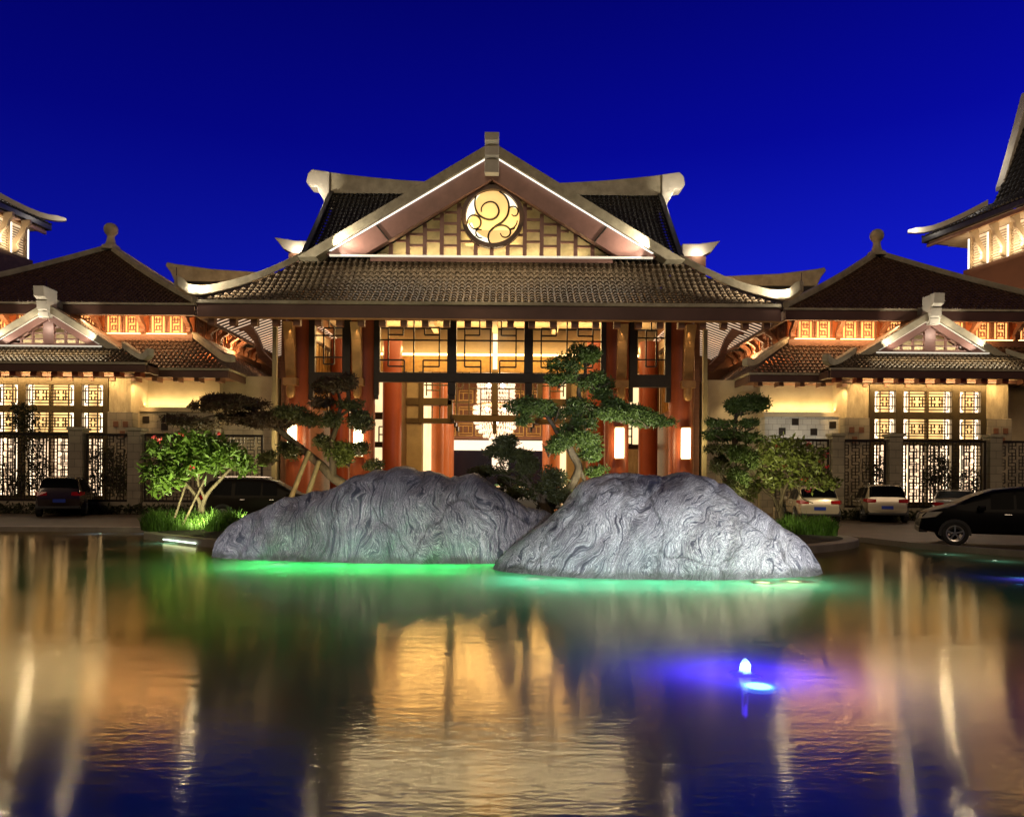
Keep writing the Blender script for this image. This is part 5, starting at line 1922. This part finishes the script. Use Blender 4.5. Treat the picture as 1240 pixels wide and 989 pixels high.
# centre pine (green, floodlit)
cloud_tree('large green cloud-pruned pine between the boulders with a long right arm', 690, 20.0,
    [([(655, 640), (668, 610, .1), (690, 590), (700, 566), (690, 540), (692, 515), (702, 490), (700, 470), (708, 450), (704, 432)], .15, .03),
     ([(690, 540), (678, 528), (668, 512), (655, 498), (640, 494)], .08, .03),
     ([(702, 490), (725, 498), (755, 505), (790, 512)], .07, .02),
     ([(700, 566), (708, 580), (712, 600), (706, 625)], .05, .06)],
    [(710, 431, 24, 13), (684, 443, 21, 11), (677, 461, 18, 9), (722, 463, 22, 12), (728, 478, 12, 7), (641, 494, 29, 11), (672, 499, 18, 12), (702, 493, 22, 14), (752, 500, 42, 12), (783, 509, 28, 9), (740, 490, 20, 8),
     (632, 511, 11, 5), (664, 541, 21, 13), (698, 531, 26, 13), (716, 548, 18, 13), (718, 571, 17, 8), (690, 520, 14, 8), (708, 512, 14, 8)], 'needle')
# dark pine in front, unlit
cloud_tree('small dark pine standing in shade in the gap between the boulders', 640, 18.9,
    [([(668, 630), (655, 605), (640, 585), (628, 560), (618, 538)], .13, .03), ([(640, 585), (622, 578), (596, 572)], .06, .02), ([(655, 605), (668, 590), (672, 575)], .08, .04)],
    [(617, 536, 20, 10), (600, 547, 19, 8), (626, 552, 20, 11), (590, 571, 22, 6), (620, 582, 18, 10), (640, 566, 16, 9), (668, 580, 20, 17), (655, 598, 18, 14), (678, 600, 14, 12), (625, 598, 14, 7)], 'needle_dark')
# left leaning pine
cloud_tree('leaning russet pine with wide left arms above the dark boulder', 430, 20.4,
    [([(442, 612), (425, 594), (404, 580), (385, 562), (368, 548), (350, 533), (336, 522), (326, 515)], .17, .06),
     ([(404, 582), (402, 556), (403, 530), (409, 508), (411, 486), (407, 470)], .11, .03),
     ([(336, 522), (318, 516), (295, 508), (262, 506), (232, 514)], .06, .02), ([(326, 515), (306, 500), (285, 494)], .05, .02),
     ([(409, 508), (424, 498), (436, 508)], .05, .02)],
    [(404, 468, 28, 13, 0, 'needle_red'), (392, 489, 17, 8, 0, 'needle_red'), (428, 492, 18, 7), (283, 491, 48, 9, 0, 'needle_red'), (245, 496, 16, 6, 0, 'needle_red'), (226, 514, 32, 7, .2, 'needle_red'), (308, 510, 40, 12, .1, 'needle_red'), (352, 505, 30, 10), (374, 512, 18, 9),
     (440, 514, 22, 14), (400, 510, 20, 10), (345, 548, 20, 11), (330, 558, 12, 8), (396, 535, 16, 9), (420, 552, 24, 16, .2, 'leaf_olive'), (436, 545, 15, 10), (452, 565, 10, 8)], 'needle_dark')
# right pine
cloud_tree('umbrella-topped pine behind the right end of the pale boulder', 880, 21.0,
    [([(884, 625), (886, 585), (890, 548), (888, 525), (892, 503), (898, 490)], .10, .04), ([(888, 560), (876, 545), (866, 535)], .05, .02), ([(889, 535), (900, 522), (912, 516)], .05, .02), ([(886, 590), (870, 570), (862, 552)], .06, .03)],
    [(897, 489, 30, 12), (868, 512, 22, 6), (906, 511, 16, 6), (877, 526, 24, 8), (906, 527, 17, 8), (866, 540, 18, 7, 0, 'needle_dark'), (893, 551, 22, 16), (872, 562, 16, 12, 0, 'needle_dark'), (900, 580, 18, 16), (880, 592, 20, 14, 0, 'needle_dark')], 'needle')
# timber props of the leaning pine
for (a, b, lab) in (((344, 612), (374, 548), 'pale round timber prop under the leaning pine, left of the pair'), ((371, 592), (386, 560), 'darker short timber prop under the leaning pine, right of the pair')):
    mb = MB()
    D = 20.2
    mb.tube([(PX(a[0], D), D - .2, PZ(a[1], D) - .5), (PX(b[0], D), D, PZ(b[1], D))], [.075, .062], 10)
    tag(mb.build('timber_prop', M['timber'], None, smooth=60), lab, 'timber prop', 'props of the leaning pine')

def frangipani(label, base_px, D, trunks, clumps, flowers, m, size, dens, grp, bz=.25, asp=3.0):
    t = thing('flowering_tree', label, 'tree', (PX(base_px, D), D, bz), 0, grp)
    k = D / 900
    W = lambda p, dy=0.0: Vector((PX(p[0], D), D + dy, PZ(p[1], D)))
    mb = MB()
    for pts, r0, r1 in trunks:
        limb(mb, [W(p, (p[2] if len(p) > 2 else 0)) for p in pts], r0, r1)
    mb.build('trunk', M['bark'], t, smooth=60)
    mb = MB()
    for c in clumps:
        cc = W(c, random.uniform(-.5, .4))
        leafset(mb, cc, (c[2] * k, min(.8, c[2] * k), c[3] * k), int(c[2] * c[3] * dens), size, asp, random, .15)
    mb.build('crown', m, t, recalc=False)
    for p in flowers:
        c = W(p, -.75)
        mb = MB()
        for q in range(9):
            a = random.uniform(0, 2 * pi); e = random.uniform(-.6, 1.2)
            d = Vector((cos(a) * cos(e), sin(a) * cos(e) - .3, sin(e))).normalized()
            sd = d.orthogonal().normalized()
            l = .07
            o_ = c + Vector((random.uniform(-.06, .06), random.uniform(-.05, .05), random.uniform(-.05, .05)))
            mb.add([o_, o_ + d * l * .6 + sd * l * .4, o_ + d * l, o_ + d * l * .6 - sd * l * .4], [(0, 1, 2, 3)])
        mb.build('flower', M['flower'], t, recalc=False)
frangipani('bright green frangipani with red flowers left of the dark boulder', 243, 22.0,
    [([(243, 632), (242, 612), (232, 596), (215, 580), (200, 566)], .07, .03), ([(246, 632), (248, 606), (262, 588), (278, 572), (290, 560)], .07, .03), ([(248, 608), (240, 585), (244, 562), (238, 545)], .05, .02), ([(232, 596), (218, 590), (196, 590)], .03, .015), ([(215, 580), (222, 560), (218, 545)], .03, .015)],
    [(232, 535, 26, 12), (205, 548, 24, 14), (258, 548, 24, 16), (280, 556, 22, 12), (222, 562, 26, 16), (246, 568, 22, 12), (196, 575, 20, 13), (212, 585, 18, 10), (296, 566, 14, 11), (240, 552, 24, 14), (190, 596, 10, 8)],
    [(234, 532), (208, 538), (246, 571), (277, 530), (201, 535)], M['leaf'], .30, .55, 'red-flowered trees')
frangipani('olive green frangipani with pink flowers right of the pale boulder', 948, 22.0,
    [([(948, 640), (940, 605), (925, 590), (905, 572)], .07, .03), ([(950, 640), (946, 604), (956, 580), (975, 574), (996, 578)], .07, .025), ([(946, 604), (944, 580), (930, 568), (912, 566)], .05, .02), ([(956, 580), (952, 562), (960, 548)], .04, .02), ([(965, 585), (972, 600), (985, 606)], .03, .015)],
    [(930, 535, 22, 10), (955, 538, 26, 10), (978, 548, 20, 10), (942, 552, 26, 12), (968, 562, 26, 12), (995, 572, 18, 10), (920, 556, 20, 14), (984, 582, 20, 9), (1004, 580, 10, 6), (952, 578, 22, 10), (928, 580, 20, 12), (912, 590, 14, 14)],
    [(967, 536), (980, 557), (988, 549), (965, 592), (938, 563), (929, 540), (987, 563), (962, 577)], M['leaf_olive'], .17, .95, 'red-flowered trees', .25, 2.6)
# slanting stakes of the frangipani
for a, b, lab in (((222, 632), (244, 597), 'thin bamboo stake leaning right against the green frangipani'), ((212, 624), (222, 600), 'thin bamboo stake leaning at the left foot of the green frangipani'),):
    D = 21.6
    mb = MB(); mb.tube([(PX(a[0], D), D, PZ(a[1], D) - .15), (PX(b[0], D), D + .2, PZ(b[1], D) + .3)], .03, 8)
    tag(mb.build('bamboo_stake', M['bark'], None), lab, 'stake', 'tree stakes')

# grass
def grass(pts, n_, h, label=None):
    mb = MB()
    for _ in range(n_):
        c, r = random.choice(pts)
        a = random.uniform(0, 2 * pi); q = sqrt(random.random())
        x_, y_ = c[0] + r[0] * q * cos(a), c[1] + r[1] * q * sin(a)
        hh = h * random.uniform(.5, 1.15) * (1.1 - .5 * q)
        b = random.uniform(0, 2 * pi)
        d = Vector((cos(b), sin(b), 0))
        lean = random.uniform(.1, .6) * hh
        w_ = .018
        sd = Vector((-d.y, d.x, 0)) * w_
        p = Vector((x_, y_, c[2]))
        m1 = p + d * lean * .35 + Vector((0, 0, hh * .65))
        mb.add([p - sd, p + sd, m1 + sd * .7, m1 - sd * .7, p + d * lean + Vector((0, 0, hh))], [(0, 1, 2, 3), (3, 2, 4)])
    o = mb.build('grass', M['grassm'], None, recalc=False)
    o["kind"] = "stuff"
    return o
grass([((PX(200, 22), 22.3, .14), (.7, .7)), ((PX(232, 22), 22.2, .15), (.7, .7)), ((PX(180, 22), 22.4, .14), (.35, .4)), ((PX(262, 22), 21.8, .16), (.7, .6)), ((PX(292, 22), 21.2, .2), (.7, .6))], 9000, .62)
grass([((PX(975, 22.3), 22.2, .14), (.65, .6)), ((PX(998, 22.3), 22.4, .14), (.4, .5)), ((PX(950, 22.3), 21.8, .16), (.5, .6))], 5200, .60)
# dark ground cover around the tree feet
mb = MB()
for c in ((-4.2, 19.3, .6), (0.8, 19.5, .6), (1.6, 19.0, .6), (5.8, 20.2, .55), (-3.0, 19.0, .6), (4.4, 18.8, .6), (2.8, 18.6, .7), (5.0, 18.4, .7)):
    leafset(mb, c, (.9, .5, .45), 500, .18, 3)
o = mb.build('ground_cover', M['bamboo'], None, recalc=False)
o["kind"] = "stuff"

light('SPOT', (PX(225, 19), 18.5, 1.6), 260, (.9, 1, .5), .2, (PX(235, 22), 22.2, .4), 50)
light('SPOT', (PX(1010, 20), 19.6, 1.4), 90, (.9, 1, .5), .2, (PX(985, 22), 22.2, .4), 50)
# tree spots
WG = (1, .95, .62)
light('SPOT', (PX(232, 20.4), 20.2, .3), 900, (1, 1, .55), .08, (PX(240, 22), 22, 2.0), 95)
light('SPOT', (PX(300, 20.8), 20.8, .5), 200, (.95, 1, .55), .08, (PX(290, 22), 22, 2.0), 90)
light('SPOT', (PX(740, 18.2), 17.7, .9), 760, (1, .95, .70), .08, (PX(706, 20), 20, 3.4), 75)
light('SPOT', (PX(800, 18.6), 18.2, 1.4), 330, (1, .95, .70), .08, (PX(760, 20), 20, 3.3), 80)
light('SPOT', (PX(905, 19.8), 19.6, .5), 620, (1, .92, .5), .08, (PX(945, 22), 22, 2.3), 78)
light('SPOT', (PX(870, 19.2), 19.2, .8), 160, (1, .92, .6), .08, (PX(892, 21), 21, 3.0), 80)
light('SPOT', (PX(425, 18.4), 18.6, 1.0), 240, (1, .85, .45), .08, (PX(405, 20), 20.3, 2.6), 85)
light('SPOT', (PX(360, 18.8), 18.8, .6), 150, (1, .72, .4), .08, (PX(300, 20.4), 20.4, 3.3), 90)

# ================================================================== CARS
def interp(tab, x):
    if x <= tab[0][0]:
        return tab[0][1]
    for (a, va), (b, vb) in zip(tab, tab[1:]):
        if x <= b:
            t = (x - a) / (b - a)
            return va + (vb - va) * t
    return tab[-1][1]
TOPS = {
    'van': [(-.5, .50), (-.496, .64), (-.475, .80), (-.44, .94), (-.38, .985), (-.2, 1.0), (.0, .99), (.12, .95), (.22, .84), (.32, .69), (.40, .62), (.47, .55), (.495, .46), (.5, .36)],
    'suv': [(-.5, .44), (-.495, .62), (-.47, .76), (-.425, .93), (-.36, .985), (-.2, 1.0), (-.02, .985), (.08, .94), (.24, .67), (.34, .635), (.44, .58), (.485, .50), (.5, .36)],
    'hatch': [(-.5, .46), (-.495, .62), (-.46, .74), (-.38, .93), (-.3, .985), (-.15, 1.0), (.0, .98), (.1, .92), (.26, .66), (.36, .62), (.45, .56), (.49, .47), (.5, .36)],
    'sedan': [(-.5, .48), (-.495, .64), (-.46, .70), (-.36, .72), (-.22, .95), (-.1, 1.0), (.02, .985), (.1, .93), (.25, .68), (.36, .63), (.45, .57), (.49, .48), (.5, .36)]}
def car(name, label, kind, loc, heading, L, W, H, body_m, group, glassy=True, roof_rail=False):
    t = thing(name, label, 'car', loc, heading, group)
    top = TOPS[kind]
    belt = .60 * H
    NS, ring_n = 72, 0
    def station(f):
        x_ = f * L
        zt = interp(top, f) * H
        k = abs(2 * f)
        w_ = W / 2 * (1 - .13 * k ** 5 - .03 * k ** 2)
        zl = .20 * H if abs(f) < .42 else .20 * H + .05 * H * (abs(f) - .42) / .08
        zb = min(belt, zt - .02)
        up_ = max(0.0, (zt - zb) / (H - belt))
        wr = w_ * (.97 - .21 * min(1, up_))
        pts = [(0, zl), (w_ * .80, zl), (w_ * .95, zl + .04 * H), (w_ * .995, zl + .14 * H), (w_ * 1.0, .40 * H), (w_ * .992, .52 * H if zb > .53 * H else zb * .9), (w_ * .965, zb)]
        pts[3] = (pts[3][0], min(pts[3][1], zb * .8)); pts[4] = (pts[4][0], min(pts[4][1], zb * .86)); 
        zc = zt - .05 * H * min(1, up_ + .25)
        for q in (.08, .36, .64, .92):
            pts.append((w_ * .965 + (wr - w_ * .965) * q, zb + (zc - zb) * q))
        pts += [(wr * .965, zb + (zc - zb) * 1.0 + .004), (wr * .86, zc + (zt - zc) * .72), (wr * .5, zt - (zt - zc) * .05), (0, zt)]
        return x_, pts
    fr = [-.5 + i / NS for i in range(NS + 1)]
    st = [station(q) for q in fr]
    m_ = len(st[0][1])
    vs, fs = [], []
    idx = lambda i, j, sd: i * 2 * m_ + (j if sd > 0 else m_ + j)
    for x_, pts in st:
        vs += [(x_, y_, z_) for y_, z_ in pts] + [(x_, -y_, z_) for y_, z_ in pts]
    gl = []
    for i in range(NS):
        fm = (fr[i] + fr[i + 1]) / 2
        zt = interp(top, fm)
        for sd in (1, -1):
            for j in range(m_ - 1):
                q = (idx(i, j, sd), idx(i + 1, j, sd), idx(i + 1, j + 1, sd), idx(i, j + 1, sd))
                fs.append(q)
    mb = MB(); mb.add(vs, fs)
    n_end = [idx(0, j, 1) for j in range(m_)] + [idx(0, j, -1) for j in range(m_ - 2, 0, -1)]
    n_fr = [idx(NS, j, 1) for j in range(m_)] + [idx(NS, j, -1) for j in range(m_ - 2, 0, -1)]
    mb.f += [tuple(n_end), tuple(reversed(n_fr))]
    bo = mb.build('body', body_m, t, local=True, smooth=42)
    md = bo.modifiers.new('weld', 'WELD'); md.merge_threshold = .0005
    # glazing: offset copies of the matching faces
    def patch(cond, name_):
        b = MB()
        for i in range(NS):
            fm = (fr[i] + fr[i + 1]) / 2
            for sd in (1, -1):
                for j in range(m_ - 1):
                    if cond(fm, j, sd):
                        q = [Vector(vs[idx(*a)]) for a in ((i, j, sd), (i + 1, j, sd), (i + 1, j + 1, sd), (i, j + 1, sd))]
                        nn_ = (q[2] - q[0]).cross(q[3] - q[1])
                        if nn_.length < 1e-9:
                            continue
                        nn_.normalize()
                        c_ = sum(q, Vector()) / 4
                        if nn_.dot(Vector((c_.x * .3, c_.y, c_.z - H * .45))) < 0:
                            nn_ = -nn_
                        b.add([v + nn_ * .008 for v in q], [(0, 1, 2, 3)])
        if b.v:
            b.build(name_, M['glass'], t, local=True, recalc=False, smooth=60)
    wf, wr_ = (.12, .24) if kind != 'van' else (.16, .31)
    rf = {'van': (-.485, -.415), 'suv': (-.48, -.40), 'hatch': (-.47, -.36), 'sedan': (-.35, -.22)}[kind]
    side0, side1 = rf[1] + .015, wf - .02
    pil = {'van': (-.20, .02), 'suv': (-.24, -.02), 'hatch': (-.22, .0), 'sedan': (-.10, .0)}[kind]
    ok = lambda fm: interp(top, fm) * H - belt > .17 * H
    for sd_ in (1, -1):
        patch(lambda fm, j, sd, S=sd_: sd == S and 7 <= j <= 9 and side0 < fm < side1 and ok(fm) and all(abs(fm - p) > .012 for p in pil), 'side_window')
    patch(lambda fm, j, sd: 10 < j < m_ - 1 and wf < fm < wr_ and interp(top, fm) * H > belt + .04 * H, 'windscreen')
    patch(lambda fm, j, sd: 10 < j < m_ - 1 and rf[0] < fm < rf[1], 'rear_window')
    # wheels
    wr0 = .205 * (H if kind in ('suv', 'van') else H * 1.05)
    wr0 = min(.36, max(.31, wr0))
    for fx__ in (-.31, .32):
        for sd in (1, -1):
            yy = sd * (W / 2 - .09)
            b = MB()
            prof = [(wr0 * .62, -.10), (wr0 * .9, -.11), (wr0, -.085), (wr0, .085), (wr0 * .9, .11), (wr0 * .62, .10)]
            nk = 28
            v_, f_ = [], []
            for r_, z_ in prof:
                for k in range(nk):
                    a = 2 * pi * k / nk
                    v_.append((fx__ * L + r_ * cos(a), yy + sd * z_, wr0 + r_ * sin(a)))
            for i in range(len(prof) - 1):
                for k in range(nk):
                    f_.append((i * nk + k, i * nk + (k + 1) % nk, (i + 1) * nk + (k + 1) % nk, (i + 1) * nk + k))
            b.add(v_, f_)
            wh = b.build('wheel', M['tyre'], t, local=True, smooth=40)
            b = MB()
            yo = yy + sd * .085
            for k in range(5):
                a = 2 * pi * k / 5 + .3
                b.beam((fx__ * L, yo, wr0), (fx__ * L + wr0 * .62 * cos(a), yo, wr0 + wr0 * .62 * sin(a)), .035, .075, (0, 1, 0))
            ringv, ringf = [], []
            for k in range(nk):
                a = 2 * pi * k / nk
                for r_, dy in ((wr0 * .56, .02), (wr0 * .66, .03), (wr0 * .66, -.03), (wr0 * .56, -.03)):
                    ringv.append((fx__ * L + r_ * cos(a), yo + sd * dy, wr0 + r_ * sin(a)))
            ringf = [(k * 4 + j, k * 4 + (j + 1) % 4, ((k + 1) % nk) * 4 + (j + 1) % 4, ((k + 1) % nk) * 4 + j) for k in range(nk) for j in range(4)]
            b.add(ringv, ringf)
            b.build('rim', M['alloy'], wh, local=True, smooth=40)
            b = MB()
            pr = [(fx__ * L + (wr0 + .055) * cos(pi * k / 14 - .15 * (1 - k / 7)), wr0 + (wr0 + .055) * sin(pi * k / 14 - .15 * (1 - k / 7))) for k in range(15)]
            pr += [(fx__ * L + wr0 * .5 * cos(pi * k / 14), wr0 * .9 + wr0 * .5 * sin(pi * k / 14)) for k in range(14, -1, -1)]
            b.prism(pr, sd * (W / 2 - .20), sd * (W / 2 + .004))
            b.build('wheel_arch', M['plastic'], t, local=True)
    # lamps, plate, mirrors, bumpers, handles
    wt = W / 2 * .87
    for sd in (1, -1):
        b = MB(); b.add([(-L * .492, sd * wt * .98, .52 * H), (-L * .497, sd * wt * .55, .53 * H), (-L * .493, sd * wt * .55, .61 * H), (-L * .482, sd * wt * .99, .625 * H), (-L * .43, sd * (wt + .085), .615 * H), (-L * .435, sd * (wt + .09), .55 * H)],
                        [(0, 1, 2, 3), (0, 3, 4, 5)])
        for i_ in range(6):
            pass
        o_ = b.build('tail_lamp', M['taillamp'], t, local=True, recalc=False)
        md = o_.modifiers.new('solid', 'SOLIDIFY'); md.thickness = .05; md.offset = 0
        b = MB(); b.add([(L * .485, sd * wt * .98, .44 * H), (L * .497, sd * wt * .55, .42 * H), (L * .487, sd * wt * .55, .50 * H), (L * .455, sd * wt * .99, .545 * H), (L * .385, sd * (wt + .09), .56 * H), (L * .42, sd * (wt + .095), .47 * H)],
                        [(0, 1, 2, 3), (0, 3, 4, 5)])
        o_ = b.build('headlight', M['headlamp'], t, local=True, recalc=False)
        md = o_.modifiers.new('solid', 'SOLIDIFY'); md.thickness = .05; md.offset = 0
        b = MB(); b.box(L * .17, L * .19 + .08, *sorted((sd * W * .49, sd * (W * .49 + .17))), .60 * H, .60 * H + .13)
        b.build('wing_mirror', body_m, t, local=True, bevel=.03)
        for fx__ in (-.16, .06):
            b = MB(); b.box(fx__ * L - .10, fx__ * L + .08, *sorted((sd * (W / 2 - .01), sd * (W / 2 + .03))), .525 * H, .525 * H + .025)
            b.build('door_handle', M['chrome'], t, local=True, bevel=.008)
    b = MB(); b.box(-L * .5 - .02, -L * .5 + .02, -.23, .23, .36 * H, .36 * H + .14); b.build('number_plate', M['plate'], t, local=True)
    b = MB(); b.box(-L * .5 - .045, -L * .44, -W * .42, W * .42, .20 * H, .27 * H); b.build('rear_bumper', M['plastic'], t, local=True, bevel=.03)
    b = MB(); b.box(L * .455, L * .5 + .02, -W * .36, W * .36, .20 * H, .30 * H); b.build('front_bumper', M['plastic'], t, local=True, bevel=.03)
    if roof_rail:
        for sd in (1, -1):
            b = MB(); b.tube(spline([(-L * .38, sd * W * .34, H * .965), (-L * .33, sd * W * .34, H * 1.015), (-.05 * L, sd * W * .34, H * 1.02), (.02 * L, sd * W * .34, H * .985)], 4), .018, 6)
            b.build('roof_rail', M['chrome'], t, local=True)
    return t
CG = 'cars parked in the forecourt'
car('parked_car', 'dark minivan with blue plate parked in front of the left wing', 'van', (-20.0, 33.4, 0), R(90 + 24), 4.6, 1.85, 1.72, paint('dark_maroon_paint', (.035, .022, .022)), CG)
car('parked_car', 'grey-gold SUV with black glass half hidden behind the dark boulder', 'suv', (PX(250, 28) + 2.25, 28.3, 0), R(8), 4.7, 1.9, 1.72, paint('grey_gold_paint', (.013, .010, .006), .45, 0.0), CG, roof_rail=True)
car('parked_car', 'white hatchback with lit red tail lamps beside the flowering tree', 'hatch', (PX(992, 31) + .45, 33.0, 0), R(90 - 12), 4.3, 1.8, 1.55, paint('cream_white_paint', (.62, .56, .42)), CG)
car('parked_car', 'white SUV with dark rear window parked between hatchback and silver sedan', 'suv', (PX(1079, 31.6) + .55, 33.8, 0), R(90 - 17), 4.4, 1.82, 1.66, paint('warm_white_paint', (.52, .46, .34)), CG, roof_rail=True)
car('parked_car', 'silver sedan half hidden behind the black MPV', 'sedan', (PX(1160, 33) + .1, 34.0 - .6, 0), R(90 + 30 - 60), 4.5, 1.78, 1.45, paint('silver_paint', (.22, .20, .17), .3, .5), CG)
car('parked_car', 'black MPV in side view, its nose to the left, nearest the pond edge', 'van', (14.1, 20.9, 0), R(180 - 24), 4.75, 1.85, 1.66, paint('black_paint', (.004, .004, .005), .42, 0.0), CG)
car('parked_car', 'pale sedan glimpsed between the dark pine and the dark boulder in the porch', 'sedan', (PX(625, 36), 37.0, 0), R(-6), 4.5, 1.8, 1.46, paint('pale_grey_paint', (.42, .45, .42)), CG)
# dim fill lamps added to brighten the parked cars; no fixtures stand here
light('SPOT', (13.2, 28.6, 3.2), 90, (1, .80, .45), .1, (12.8, 32.5, .6), 90)
light('SPOT', (-12.6, 25.2, .5), 30, (1, .85, .4), .1, (-9.8, 28.0, .7), 70)
